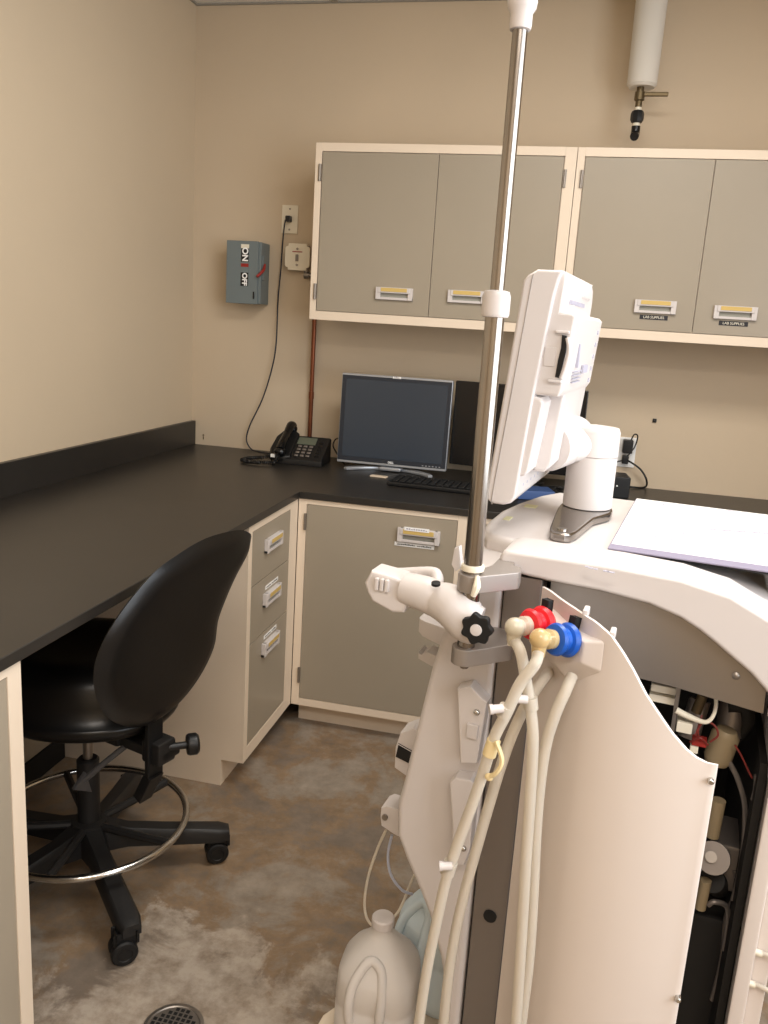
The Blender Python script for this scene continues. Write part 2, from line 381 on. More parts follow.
# --- wall cabinets
def wallcab(x0, x1, doors, label, hinges, labs):
    t = thing('wall_cabinet', label, 'cabinet', (0, 0, 0), group=None)
    z0, z1, D = 1.513, 2.167, .33
    box(x0, x1, -.318, -.001, z0, z1).build('body', M['cream'], t)
    xs = doors[0][0], doors[-1][1]
    f = MB(); f.box(x0, xs[0]-.002, -D, -.318, z0, z1, r=.001); f.box(xs[1]+.002, x1, -D, -.318, z0, z1, r=.001)
    f.box(xs[0]-.002, xs[1]+.002, -D, -.318, z0, 1.546); f.box(xs[0]-.002, xs[1]+.002, -D, -.318, 2.137, z1)
    f.build('face_frame', M['cream'], t)
    for i, (a_, b_, hx, hxz, hz) in enumerate(doors):
        d = box(a_+.001, b_-.001, -D+.001, -.318, 1.548, 2.135, r=.0015).build('door', M['gray'], t)
        h = MB(); pull(h, (hx, -D+.001, hxz), (1, 0, 0), (0, 0, 1)); h.build('handle', PM, d)
        if labs: label_strip(d, (hx+.0, -D+.0005, hxz-.037), (1, 0, 0), (0, 0, 1), .098, .016, M['ink'], M['offw'], 'LAB SUPPLIES')
        for z in (2.06, 1.62): MB().box(hz-.006, hz+.006, -D-.005, -D+.001, z-.03, z+.03, r=.001).cyl((hz, -D-.004, z-.03), (hz, -D-.004, z+.03), .0045, seg=10).build('hinge', M['steelm'], d)
    return t
H1 = at(1, -.33, 394.5, 294); H2 = at(1, -.33, 467, 297); H3 = at(1, -.33, 655, 307); H4 = at(1, -.33, 735, 313)
wallcab(.654, 1.628, [(.681, 1.131, H1.x, H1.z, .674), (1.131, 1.585, H2.x, H2.z, 1.592)], 'cream wall cabinet with grey doors and no name strips, left of the pair', 0, False)
wallcab(1.630, 2.604, [(1.658, 2.098, H3.x, H3.z, 1.651), (2.098, 2.575, H4.x, H4.z, 2.582)], 'cream wall cabinet with small black name strips below its door pulls', 0, True)

# ================================================================ WALL FITTINGS
bk = thing('disconnect_switch', 'grey steel electrical switch box with ON and OFF lettering on the back wall', 'switch box', (0, 0, 0))
_a = at(1, -.108, 227, 240); _b = at(1, -.108, 259, 305)
x0, x1, z0, z1 = _a.x+.002, _b.x+.002, _b.z+.004, _a.z-.002
box(x0, x1, -.10, -.001, z0, z1, r=.004).build('enclosure', M['breaker'], bk)
cv = box(x0-.003, x1-.012, -.108, -.100, z0-.002, z1+.002, r=.002).build('cover', M['breaker'], bk)
lx = (x0+x1)/2+.005
s_ = MB(); s_.m(1).box(lx-.018, lx+.018, -.1092, -.108, z1-.028, z1-.012); s_.m(0).box(lx-.017, lx+.017, -.1092, -.108, z1-.33*(z1-z0), z1-.03); s_.m(0).box(lx-.017, lx+.017, -.1092, -.108, z1-.72*(z1-z0), z1-.50*(z1-z0))
s_.m(2).box(lx-.017, lx+.017, -.1093, -.108, z1-.41*(z1-z0), z1-.355*(z1-z0)); s_.m(3).box(lx-.017, lx+.017, -.1091, -.108, z1-.50*(z1-z0), z1-.33*(z1-z0))
s_.build('legend', [M['blk'], M['offw'], M['redd'], M['breaker']], cv)
text('lettering', 'ON', .036, (lx, -.1096, z1-.21*(z1-z0)), (0, 0, -1), (1, 0, 0), M['paper'], cv, bold=.0012)
text('lettering', 'OFF', .030, (lx, -.1096, z1-.61*(z1-z0)), (0, 0, -1), (1, 0, 0), M['paper'], cv, bold=.0012)
MB().m(0).box(x1-.001, x1+.004, -.085, -.045, z0+.10, z0+.20, r=.001).m(1).tube([(x1+.004, -.07, z0+.165), (x1+.010, -.10, z0+.14), (x1-.008, -.125, z0+.112)], .006, smooth=True).build('lever', [M['breaker'], M['redd']], bk)
MB().box(x1-.03, x1-.024, -.112, -.108, z0+.02, z0+.05, r=.001).build('latch', M['blk'], bk)

ol = thing('wall_outlet', 'ivory wall plate with a cable plugged in, above the round-cornered box', 'outlet', (0, 0, 0))
pa = at(1, 0, 283, 206); pb = at(1, 0, 297.5, 233)
ox = (pa.x+pb.x)/2; oz = (pa.z+pb.z)/2
box(ox-.036, ox+.036, -.007, -.0005, oz-.058, oz+.058, r=.002).build('plate', M['offw'], ol)
MB().cyl((ox, -.0095, oz+.042), (ox, -.006, oz+.042), .004, seg=10).build('screw', M['steelm'], ol)
MB().cyl((ox, -.0095, oz-.042), (ox, -.006, oz-.042), .004, seg=10).build('screw', M['steelm'], ol)
# cable from plate to phone
pts = [(ox, -.028, oz)] + [tuple(at(1, -.02, x, y)) for x, y in [(285, 222), (282.5, 245), (281, 268), (278, 300), (276, 345), (271, 372), (262, 400), (250, 425), (246.5, 440)]] + [(.31, -.03, .918), (.37, -.07, .9175), (.43, -.13, .9175), (.48, -.16, .9175)]
pts = pts[:-2]+[(.44, -.10, .9178)]
cb = MB(); cb.m(1).box(ox-.011, ox+.011, -.036, -.007, oz-.012, oz+.012, r=.003); cb.m(0).tube(pts, .003, seg=8)
tag(cb.build('phone_cable', [M['cord'], M['blk']]), 'long dark cable hanging from the ivory wall plate down to the phone', 'cable')

jb = thing('junction_box', 'white square switch plate with notched corners beside the left wall cabinet', 'switch', (0, 0, 0))
c = at(1, -.04, 297.5, 257); r_ = .055
poly = [(-r_+.014, -r_), (r_-.014, -r_), (r_-.014, -r_+.01), (r_-.003, -r_+.014), (r_, -r_+.02), (r_, r_-.02), (r_-.003, r_-.014), (r_-.014, r_-.01), (r_-.014, r_), (-r_+.014, r_), (-r_+.014, r_-.01), (-r_+.003, r_-.014), (-r_, r_-.02), (-r_, -r_+.02), (-r_+.003, -r_+.014), (-r_+.014, -r_+.01)]
box(c.x-.048, c.x+.048, -.036, -.001, c.z-.05, c.z+.05, r=.008).build('back_box', M['alumd'], jb)
MB().prism([(c.x+a, c.z+b) for a, b in poly], XZ, -.044, -.036, r=.001, seg=1).build('plate', M['offw'], jb)
MB().box(c.x-.006, c.x+.006, -.052, -.044, c.z-.018, c.z+.010, r=.002).build('toggle', M['alumd'], jb)
for s in (-.033, .033): MB().cyl((c.x, -.048, c.z+s), (c.x, -.043, c.z+s), .005, seg=10).build('screw', M['steelm'], jb)
MB().box(c.x-.022, c.x+.022, -.0448, -.0438, c.z+.019, c.z+.023).build('printed_mark', M['redd'], jb)
MB().cyl((c.x+.05, -.02, c.z-.072), (.653, -.02, c.z-.072), .011).cyl((c.x+.028, -.02, c.z-.072), (c.x+.05, -.02, c.z-.072), .015).cyl((c.x+.036, -.02, c.z-.072), (c.x+.036, -.02, c.z-.045), .011).build('conduit', M['steelm'], jb)

cp = at(1, -.02, 312, 380)
p = MB(); p.cyl((cp.x, -.02, H+.0005), (cp.x, -.02, 1.60), .0095); p.cyl((cp.x, -.02, 1.17), (cp.x, -.02, 1.20), .0115)
tag(p.build('copper_pipe', M['copper']), 'thin upright copper pipe on the back wall behind the phone', 'pipe')

# insulated pipe with valve
ip = thing('insulated_pipe', 'thick white insulated pipe hanging from the ceiling, ending in a small valve', 'pipe', (0, 0, 0))
c = at(1, -.15, 642, 88); zb = c.z
top = at(1, -.15, 647.5, 0)
MB().lathe([(.0, zb+.004), (.045, zb), (.0535, zb+.01), (.056, zb+.4), (.056, CEIL-.001), (.0, CEIL-.001)], (c.x-.002, -.15, 0)).build('insulation', M['insul'], ip)
px = c.x-.005
MB().lathe([(.013, zb+.03), (.013, zb-.012), (.018, zb-.014), (.018, zb-.042), (.012, zb-.045), (.012, zb-.07)], (px, -.15, 0), seg=16).build('valve_body', M['brass'], ip)
MB().box(px-.002, px+.10, -.158, -.142, zb-.028, zb-.014, r=.003).cyl((px, -.15, zb-.03), (px, -.15, zb-.008), .012).build('valve_handle', M['brass'], ip)
MB().m(1).cyl((px, -.15, zb-.078), (px, -.15, zb-.066), .0125).m(0).lathe([(.012, zb-.075), (.02, zb-.078), (.024, zb-.088), (.024, zb-.108), (.019, zb-.118), (.014, zb-.12)], (px, -.15, 0), seg=8).build('union', [M['blk'], M['offw']], ip)
e = MB(); e.m(1).cyl((px, -.15, zb-.132), (px, -.15, zb-.118), .013); e.m(0).tube([(px, -.15, zb-.13), (px, -.152, zb-.158), (px-.003, -.185, zb-.172)], .016); e.build('elbow', [M['blkg'], M['offw']], ip)

wa = at(1, 0, 654.5, 420.5)
tag(MB().box(wa.x-.008, wa.x+.008, -.006, -.0005, wa.z-.008, wa.z+.008, r=.002).cyl((wa.x, -.009, wa.z), (wa.x, -.005, wa.z), .003, seg=8).build('wall_anchor', M['blk']), 'tiny black anchor alone on the bare wall below the right wall cabinet', 'wall anchor')
wa = at(1, 0, 203.5, 435)
tag(MB().lathe([(0, 0), (.004, 0), (.003, .004), (0, .006)], (wa.x, -.0002, wa.z), (0, -1, 0), seg=10).box(wa.x-.002, wa.x+.002, -.002, -.0005, wa.z-.02, wa.z-.006).build('wall_hook', M['brass']), 'tiny brown nail mark just above the bench corner', 'nail')

# right outlet with plugs
o2 = thing('wall_outlet', 'white wall outlet low behind the machine, with black plugs in it', 'outlet', (0, 0, 0))
c = at(1, 0, 626, 452)
box(c.x-.038, c.x+.038, -.007, -.0005, c.z-.062, c.z+.062, r=.002).build('plate', M['paper'], o2)
for s in (-.026, .026): box(c.x-.016, c.x+.016, -.009, -.006, c.z+s-.014, c.z+s+.014, r=.002).build('socket', M['offw'], o2)
ad = MB(); ad.box(c.x-.018, c.x+.022, -.05, -.009, c.z+.0, c.z+.055, r=.004)
ad.tube([(c.x+.01, -.04, c.z+.05), (c.x+.02, -.05, c.z+.08), (c.x+.035, -.04, c.z+.075), (c.x+.033, -.03, c.z+.04), (c.x+.02, -.035, c.z+.01), (c.x-.01, -.03, c.z-.03), (c.x-.04, -.03, c.z-.05), (c.x-.07, -.06, H+.006), (c.x-.2, -.1, H+.005)], .0028, seg=8)
tag(ad.build('power_adapter', M['blk']), 'upper black plug-in adapter with a looped lead in the white outlet', 'plug')
c2 = MB(); c2.box(c.x-.014, c.x+.012, -.04, -.009, c.z-.045, c.z-.012, r=.004)
c2.tube([(c.x+.005, -.035, c.z-.03)] + [tuple(at(1, -.05, x, y)) for x, y in [(632, 463), (641, 470), (646.5, 480)]] + [tuple(at(2, H+.006, x, y)) for x, y in [(645, 487), (632, 487), (615, 484), (600, 484)]], .004, seg=8)
tag(c2.build('power_cable', M['blk']), 'thick black power cord curving from the outlet down to the bench', 'cable')

# ================================================================ DESK THINGS
# silver framed monitor
def monitor(name, label, cx, cy, z0, z1, wd, rz, silver, rxt=-.06):
    t = thing(name, label, 'monitor', (cx, cy, H), rz)
    h0, h1 = z0-H, z1-H; w2 = wd/2; T = Matrix.Translation((0, 0, h0)) @ Matrix.Rotation(rxt, 4, 'X') @ Matrix.Translation((0, 0, -h0))
    fr = M['sil'] if silver else M['blkg']
    f = MB(); b_ = .007 if silver else .018
    f.m(0).box(-w2, w2, -.02, .012, h0, h1, r=.004, mtx=T); f.m(1).box(-w2+.03, w2-.03, .012, .045, h0+.03, h1-.03, r=.012, mtx=T)
    f.build('housing', [fr, M['blk']], t)
    if silver:
        f = box(-w2+.003, w2-.003, -.0212, -.018, h0+.010, h1-.008, r=.001, mtx=T).build('bezel', M['bezel'], t)
        s = box(-w2+.020, w2-.020, -.0222, -.019, h0+.028, h1-.022, r=.0008, mtx=T).build('screen', M['screen'], t)
        box(-.017, .017, -.0235, -.019, h1-.0095, h1-.001, r=.001, mtx=T).build('logo_badge', M['paper'], t)
        o = text('logo', 'DELL', .010, (T @ Vector((0, -.0238, h1-.005))), (1, 0, 0), (T.to_3x3() @ Vector((0, 0, 1))), M['ink'], t)
        o = text('logo', 'DELL', .011, (T @ Vector((0, -.0219, h0+.016))), (1, 0, 0), (T.to_3x3() @ Vector((0, 0, 1))), M['paper'], t, bold=.0004)
        for k in range(6): box(w2-.1+.014*k, w2-.094+.014*k, -.0222, -.019, h0+.014, h0+.018, mtx=T).build('button', M['sil'], t)
    else:
        s = box(-w2+.016, w2-.016, -.0212, -.018, h0+.020, h1-.016, r=.001, mtx=T).build('screen', M['blkg'], t)
    # stand
    n = MB(); n.box(-.035, .035, .02, .05, .012, h0+.12, r=.01); n.box(-.045, .045, -.03, .05, .004, .02, r=.006); n.build('stand_neck', M['sil'] if silver else M['blk'], t)
    if silver:
        n = MB()
        for s in (-1, 1): n.prism([(0, .01), (s*.07, -.005), (s*.13, -.045), (s*.17, -.085), (s*.185, -.075), (s*.175, -.05), (s*.12, .0), (s*.06, .04), (0, .05)], XY, 0.001, .014, r=.004)
        n.build('stand_foot', M['sil'], t)
    else: MB().prism([(.13*math.cos(k*PI/12), .10*math.sin(k*PI/12)) for k in range(24)], XY, .001, .014, r=.004).build('stand_foot', M['blk'], t)
    return t
monitor('computer_monitor', 'square silver framed monitor facing the room, right of the phone', 1.000, -.21, .936, 1.306, .462, math.radians(1), True)
monitor('computer_monitor', 'black wide monitor half hidden behind the steel pole and white machine', 1.50, -.16, .962, 1.305, .53, math.radians(-3), False, -.03)

# keyboard
kb = thing('keyboard', 'black computer keyboard in front of the monitors', 'keyboard', (1.28, -.47, H), math.radians(-2))
MB().prism([(-.225, -.07), (.225, -.07), (.225, .08), (-.225, .08)], XY, .001, .018, r=.005).build('case', M['blk'], kb)
k = MB()
for r in range(5):
    for q in range(15): k.box(-.21+q*.0285, -.21+q*.0285+.024, -.058+r*.026, -.058+r*.026+.021, .017, .024, r=.002, seg=1)
k.build('keys', M['blkr'], kb)
# small white note
n = at(2, H+.003, 379, 476.5)
t = MB(); t.box(-.035, .035, -.014, .014, 0, .006, r=.002); o = t.build('eraser', M['kraft']); o.location = (n.x, n.y, H+.0005); o.rotation_euler.z = -.1
tag(o, 'small cream block lying in front of the silver monitor foot', 'eraser')
# mouse-like things and cable clutter near the second monitor
for (x, y, dx, lab, nm) in ((1.50, -.33, .12, 'tangle of black cables on the bench behind the white display', 'cable_bundle'),):
    c = MB()
    for k in range(7):
        y0 = y+random.uniform(-.04, .05); x_ = 1.54; P = []
        for j in range(8):
            P.append((x_+j*.026+random.uniform(-.01, .01), y0+random.uniform(-.03, .03), H+.006+.01*random.random()))
        c.tube(P, .004, seg=7, sub=5)
    tag(c.build(nm, M['blk']), lab, 'cables', kind='stuff')
bx = at(2, H+.02, 540, 491)
o = MB().box(-.07, .07, -.05, .05, 0, .035, r=.006).build('blue_packet', M['bluep']); o.location = (1.60, -.47, H+.0005); o.rotation_euler.z = .3
tag(o, 'dark blue packet on the bench below the white display', 'packet')
o = thing('router_box', 'small black box with two lights behind the white display arm', 'network box', (1.87, -.26, H), .1)
MB().box(-.08, .08, -.06, .06, .001, .085, r=.006).build('case', M['blk'], o)
MB().cyl((.0, -.0625, .05), (.0, -.059, .05), .003, seg=8).cyl((.03, -.0625, .05), (.03, -.059, .05), .003, seg=8).build('indicator', M['paper'], o)

# desk phone
ph = thing('desk_phone', 'black desk phone with a coiled cord at the back of the bench', 'phone', (.612, -.20, H), math.radians(2)); ph.scale = (.9, .9, .86)
def tilt(x, y, z): return Vector((x, y, z))
base = MB(); base.prism([(-.10, .002), (.07, .002), (.075, .115), (.055, .122), (-.095, .030), (-.10, .022)], YZ, -.10, .115, r=.005); base.build('base', M['blk'], ph)
sl = math.atan2(.092, .15)
def on_slope(y): return .030+(y+.095)*.092/.15
def srot(x, y): return Matrix.Translation((x, y, on_slope(y))) @ Matrix.Rotation(sl, 4, 'X')
for r in range(4):
    for q in range(3): MB().box(-.009, .009, -.006, .006, -.002, .004, r=.0015, seg=1, mtx=srot(-.015+q*.027, -.072+r*.020)).build('key', M['alumd'], ph)
for r in range(5): MB().box(-.010, .010, -.005, .005, -.002, .003, r=.001, seg=1, mtx=srot(.082, -.072+r*.022)).build('key', M['blkg'], ph)
MB().box(-.045, .045, -.026, .026, -.002, .003, r=.001, mtx=srot(.010, .022)).build('display', M['lcd'], ph)
h = MB(); h.tube([(-.085, -.098, .070), (-.085, -.075, .092), (-.085, -.01, .130), (-.085, .055, .168), (-.085, .085, .165)], .02, radii=[.022, .021, .018, .021, .022], seg=14)
h.ball((-.085, -.100, .060), .029, (1, .9, .8)); h.ball((-.085, .085, .150), .025, (1, 1, .9)); h.build('handset', M['blkg'], ph)
MB().prism([(-.15, -.05), (-.135, -.085), (-.10, -.10), (-.07, -.10), (-.04, -.09), (-.04, .06), (-.08, .09), (-.12, .08), (-.145, .03)], lambda a, b, t: Vector((a, b, max(.003, t*(.042+(b+.095)*.60)/.042 if t > .01 else t))), .004, .042, r=.008, seg=2).build('cradle', M['blk'], ph)
MB().box(-.010, .010, -.012, .001, .0, .016, r=.001, mtx=Matrix.Translation((-.118, -.098, .030))).build('sticker', M['paper'], ph)
cp_ = [(-.085, -.125, .05), (-.09, -.16, .014), (-.15, -.19, .0135), (-.21, -.19, .0135), (-.25, -.16, .0135), (-.235, -.10, .0135), (-.19, -.05, .0135), (-.14, -.02, .02)]
# coil
import itertools
def coil(P, r, turns):
    P = [Vector(p) for p in P]; L = [0]
    for a, b in zip(P, P[1:]): L.append(L[-1]+(b-a).length)
    out = []
    N = turns*8
    for k in range(N+1):
        s = L[-1]*k/N
        i = max(j for j in range(len(L)) if L[j] <= s+1e-9); i = min(i, len(P)-2)
        f_ = (s-L[i])/(L[i+1]-L[i]); c = P[i].lerp(P[i+1], f_); d = (P[i+1]-P[i]).normalized()
        a = Vector((0, 0, 1)); a = (a-d*a.dot(d)).normalized(); b = d.cross(a); an = 2*PI*k/8
        out.append(c+(a*math.cos(an)+b*math.sin(an))*r)
    return out
MB().tube(coil(cp_, .0075, 44), .0030, seg=6, smooth=False).build('coiled_cord', M['blk'], ph)
lp = MB(); lp.tube([(.785, -.17, H+.004)]+[tuple(at(1, -.12, x, y)) for x, y in [(336, 452), (333, 445), (336, 439), (341, 440), (342, 452)]], .003, seg=8)
tag(lp.build('monitor_cable', M['blk']), 'short black cable loop between the phone and silver monitor', 'cable')

# ================================================================ STOOL
cx, cy = .56, -1.78
st = thing('drafting_stool', 'black laboratory stool with a chrome foot ring, pushed under the bench', 'stool', (cx, cy, 0))
CN = Vector((.954, -.30, 0)); CW = Vector((.30, .954, 0)); CZ = Vector((0, 0, 1))
def P3(n, w_, z): return CN*n + CW*w_ + CZ*z
for k in range(5):
    a = math.radians(28.5-72*k); d = Vector((math.cos(a), math.sin(a), 0)); s = Vector((-d.y, d.x, 0)); R = .355
    def F(l, z, t, d=d, s=s): return d*l+s*t+CZ*z
    m_ = MB()
    sec = []
    for (l, zc, hw, hh) in ((.028, .125, .034, .040), (.10, .115, .026, .026), (.20, .104, .028, .022), (R-.01, .090, .029, .019), (R+.018, .087, .022, .014)):
        sec.append([m_.bm.verts.new(d*l+s*(hw*x)+CZ*(zc+hh*z)) for x, z in ((-1, -1), (1, -1), (1, .4), (.65, 1), (-.65, 1), (-1, .4))])
    for p_, q in zip(sec, sec[1:]):
        for i in range(6): m_.bm.faces.new((p_[i], p_[(i+1) % 6], q[(i+1) % 6], q[i]))
    m_.bm.faces.new(sec[0]); m_.bm.faces.new(sec[-1])
    leg = m_.build('leg', M['nylon'], st, ang=50)
    ca = math.radians((-148, -140, 60, 110, 200)[k]); cd = Vector((math.cos(ca), math.sin(ca), 0)); cs = Vector((-cd.y, cd.x, 0))
    wc = d*R + cd*.016; m_ = MB()
    for sg in (-1, 1):
        m_.lathe([(.0, .004), (.020, .004), (.030, .006), (.0315, .010), (.0315, .022), (.028, .026), (.018, .027), (.016, .025), (0, .025)], wc+CZ*.0325, cs*sg, seg=24)
    m_.cyl(wc+CZ*.0325-cs*.006, wc+CZ*.0325+cs*.006, .02, seg=16)
    m_.cyl(d*R+CZ*.045, d*R+CZ*.086, .010, seg=12)
    m_.box(-.012, .034, -.016, .016, .058, .078, r=.007, mtx=Matrix.Translation(d*R+cd*.0) @ Matrix.Rotation(ca, 4, 'Z'))
    m_.build('caster', M['blkr'], leg)
MB().lathe([(0, .075), (.036, .075), (.045, .10), (.045, .150), (.038, .158), (.029, .162), (.029, .345), (.024, .35), (0, .35)], (0, 0, 0)).build('column', M['nylon'], st)
MB().cyl((0, 0, .34), (0, 0, .475), .0125).build('gas_piston', M['steelm'], st)
rg = [(.255*math.cos(2*PI*k/24), .255*math.sin(2*PI*k/24), .172) for k in range(24)]
fr = MB().tube(rg, .0095, closed=True, sub=3, seg=14).build('foot_ring', M['chrome'], st)
m_ = MB()
for k in range(5):
    a = math.radians(28+36-72*k); m_.tube([(.03*math.cos(a), .03*math.sin(a), .157), (.15*math.cos(a), .15*math.sin(a), .163), (.25*math.cos(a), .25*math.sin(a), .172)], .011, seg=8)
m_.lathe([(.030, .150), (.046, .150), (.046, .168), (.030, .172)], (0, 0, 0), cap=False)
m_.build('ring_spoke', M['nylon'], fr)
# seat
def seat_mesh():
    m_ = MB(); nr, ns = 12, 48; top = []; bot = []
    def rad(a): return .242*(1+.05*math.cos(2*a)+.025*math.cos(4*a))
    for i in range(nr+1):
        s = i/nr
        tr = []; br = []
        for j in range(ns):
            a = 2*PI*j/ns; R = rad(a); c_, s_ = math.cos(a), math.sin(a)
            e_ = 1-(1-s)**2
            x = R*(s if s < .5 else .5+.5*math.sin((s-.5)*PI))
            zt = .545 + (.122+.018*min(1, x/R*1.2)**2)*math.sqrt(max(0, 1-(x/R)**9))
            zb = .545 - .068*math.sqrt(max(0, 1-(x/R)**4))
            tr.append(P3(x*c_, x*s_, zt)); br.append(P3(x*c_, x*s_, zb))
        top.append(tr); bot.append(br)
    T = [[m_.bm.verts.new(p) for p in r] for r in top[1:]]; Bv = [[m_.bm.verts.new(p) for p in r] for r in bot[1:]]
    tc = m_.bm.verts.new(P3(0, 0, .667)); bc = m_.bm.verts.new(P3(0, 0, .477))
    for V, c_, in ((T, tc), (Bv, bc)):
        for j in range(ns):
            m_.bm.faces.new((c_, V[0][j], V[0][(j+1) % ns]))
        for a, b in zip(V, V[1:]):
            for j in range(ns): m_.bm.faces.new((a[j], b[j], b[(j+1) % ns], a[(j+1) % ns]))
    for j in range(ns): m_.bm.faces.new((T[-1][j], T[-1][(j+1) % ns], Bv[-1][(j+1) % ns], Bv[-1][j]))
    return m_
seat_mesh().build('seat', M['chairb'], st, ang=80)
# backrest shell
TL = math.radians(12); HD = CN*math.sin(TL)+CZ*math.cos(TL); BN = CN*math.cos(TL)-CZ*math.sin(TL); C0 = CN*.27+CZ*.5
out = [(.189, .487), (.172, .512), (.121, .527), (.017, .527), (-.072, .503), (-.139, .471), (-.22, .389), (-.259, .307), (-.244, .215), (-.188, .128), (-.088, .064), (.008, .07), (.081, .127), (.121, .210), (.116, .29), (.125, .338), (.150, .41)]
def smooth_closed(P, sub):
    n = len(P); Q = []
    for i in range(n):
        a, b, c, d = [Vector((*P[(i+k) % n], 0)) for k in (-1, 0, 1, 2)]
        for k in range(sub):
            t = k/sub; v = .5*((2*b)+(c-a)*t+(2*a-5*b+4*c-d)*t*t+(3*b-3*c+d-a)*t**3); Q.append((v.x, v.y))
    return Q
oc = smooth_closed(out, 4); gx, gy = -.04, .31
m_ = MB(); n = len(oc); layers = []
def bpt(w_, h_, off): 
    return C0 + CW*w_ + HD*h_ + BN*(off)
prev = {}
for side in (1, -1):
    rings = []
    for i in range(1, 11):
        s = i/10
        rg_ = []
        for (w_, h_) in oc:
            W_ = gx+(w_-gx)*s; H_ = gy+(h_-gy)*s
            th = .026*math.sqrt(max(0, 1-s**6))
            curve = -.35*(W_-gx)**2*0 - .25*(H_-.3)**2
            lip = .007*math.exp(-((s-.95)/.04)**2) if side == 1 else 0
            rg_.append(bpt(W_, H_, curve*0 + side*th*(1 if side == 1 else .9) + lip))
        rings.append([m_.bm.verts.new(p_) for p_ in rg_] if not (side == -1 and i == 10) else prev[1])
    prev[side] = rings[-1]
    c_ = m_.bm.verts.new(bpt(gx, gy, side*.026))
    for j in range(n): m_.bm.faces.new((c_, rings[0][j], rings[0][(j+1) % n]))
    for a, b in zip(rings, rings[1:]):
        for j in range(n): m_.bm.faces.new((a[j], b[j], b[(j+1) % n], a[(j+1) % n]))
m_.build('backrest', M['chairb'], st, ang=80)
# mechanism
m_ = MB(); mt = Matrix((CN, CW, CZ)).transposed().to_4x4()
m_.box(-.09, .16, -.045, .045, .448, .480, r=.008, mtx=mt); m_.box(.13, .30, -.035, .03, .448, .476, r=.006, mtx=mt); m_.box(.24, .30, -.045, .015, .44, .50, r=.008, mtx=mt)
m_.build('seat_mechanism', M['nylon'], st)
m_ = MB(); m_.box(.262, .276, -.055, -.005, .40, .60, r=.004, mtx=mt)
m_.prism([(.255, .41), (.285, .41), (.245, .33), (.222, .345)], lambda a, b, t: P3(a, t, b), -.055, -.01, r=.004); m_.build('back_upright', M['blk'], st)
kn = P3(.30, .06, .50); 
m_ = MB(); kd = (CN*.6+CW*.8).normalized(); k0 = P3(.29, -.01, .478)
m_.cyl(k0, k0+kd*.055, .009); m_.lathe([(.0, .05), (.024, .05), (.027, .055), (.027, .072), (.022, .078), (0, .078)], k0, kd, seg=14); m_.build('adjusting_knob', M['blk'], st)
m_ = MB()
l0 = P3(.17, -.03, .45); l1 = P3(.10, -.10, .365)
m_.tube([l0, P3(.14, -.06, .415), l1], .008, seg=8)
m_.prism([(-.005, .012), (.032, -.018), (-.022, -.05)], lambda a, b, t: l1 + (CW*-1.0)*a + CZ*(b+.01) + CN*(t), -.006, .006, r=.002)
m_.build('height_lever', M['lever'], st)

# floor drain
dr = at(2, 0, 173, 1029)
m_ = MB(); m_.lathe([(0, .0005), (.066, .0005), (.066, .004), (.058, .005), (.056, .003), (0, .003)], (0, 0, 0), seg=40)
for i in range(-5, 6):
    for j in range(-5, 6):
        if math.hypot(i, j)*.012 < .050: m_.m(1).box(i*.012-.004, i*.012+.004, j*.012-.004, j*.012+.004, .003, .0036)
o = m_.build('floor_drain', [M['steelm'], M['blkr']]); o.location = (dr.x, dr.y, 0)
tag(o, 'round metal drain grate set in the pale patch of concrete floor', 'drain')

# ================================================================ DIALYSIS MACHINE
dm = thing('dialysis_machine', 'large white dialysis machine with its side panel swung open', 'medical machine', MO, MA)
UZ = lambda a, b, t: Vector((a, t, b))
# --- deck and side frame
outer = [(.019, 1.152), (.019, 1.168), (.024, 1.177), (.034, 1.18), (.05, 1.18), (.2, 1.18), (.29, 1.176), (.36, 1.163), (.42, 1.135), (.46, 1.095), (.487, 1.03), (.497, .96), (.50, .88)]
inner = [(.452, .88), (.447, .955), (.440, .995), (.429, 1.026), (.402, 1.051), (.371, 1.072), (.348, 1.088), (.326, 1.102), (.296, 1.117), (.251, 1.130), (.177, 1.138), (.116, 1.140), (.068, 1.1425), (.026, 1.147)]
MB().prism(outer+inner, UZ, -.008, .098, r=.007, seg=3).build('deck', M['white'], dm)
MB().prism([(a, b-.010 if b > 1.16 else b) for a, b in outer]+inner, UZ, .092, .61, r=.004, seg=2).build('deck_top', M['white'], dm)
# front head under the display
hp_ = [(.012, .10), (-.03, .115), (-.05, .15), (-.058, .22), (-.058, .33), (-.045, .42), (-.02, .53), (.01, .60), (.12, .61), (.12, .10)]
MB().prism(hp_, XY, .98, 1.171, r=.014, seg=4).build('front_head', M['white'], dm)
# vertical side frame
m_ = MB(); m_.prism([(.452, .881), (.475, .881), (.475, .10), (.452, .10)], UZ, -.008, .02, r=.004); m_.prism([(.4755, .881), (.50, .881), (.50, .10), (.4755, .10)], UZ, .006, .04, r=.004); m_.build('side_frame', M['whitep'], dm)
MB().box(.478, .50, .04, .60, .10, .90, r=.003).build('rear_cover', M['whitep'], dm)
# front body
fb = [(.027, 1.145), (-.045, 1.145), (-.052, 1.10), (-.060, 1.045), (-.079, .962), (-.096, .857), (-.112, .749), (-.123, .69), (-.120, .629), (-.1, .585), (-.072, .533), (-.050, .489), (-.021, .405), (-.004, .32), (.0, .24), (.0, .10), (.024, .10)]
MB().prism(fb, UZ, .0, .50, r=.022, seg=5).build('front_body', M['whiteg'], dm)
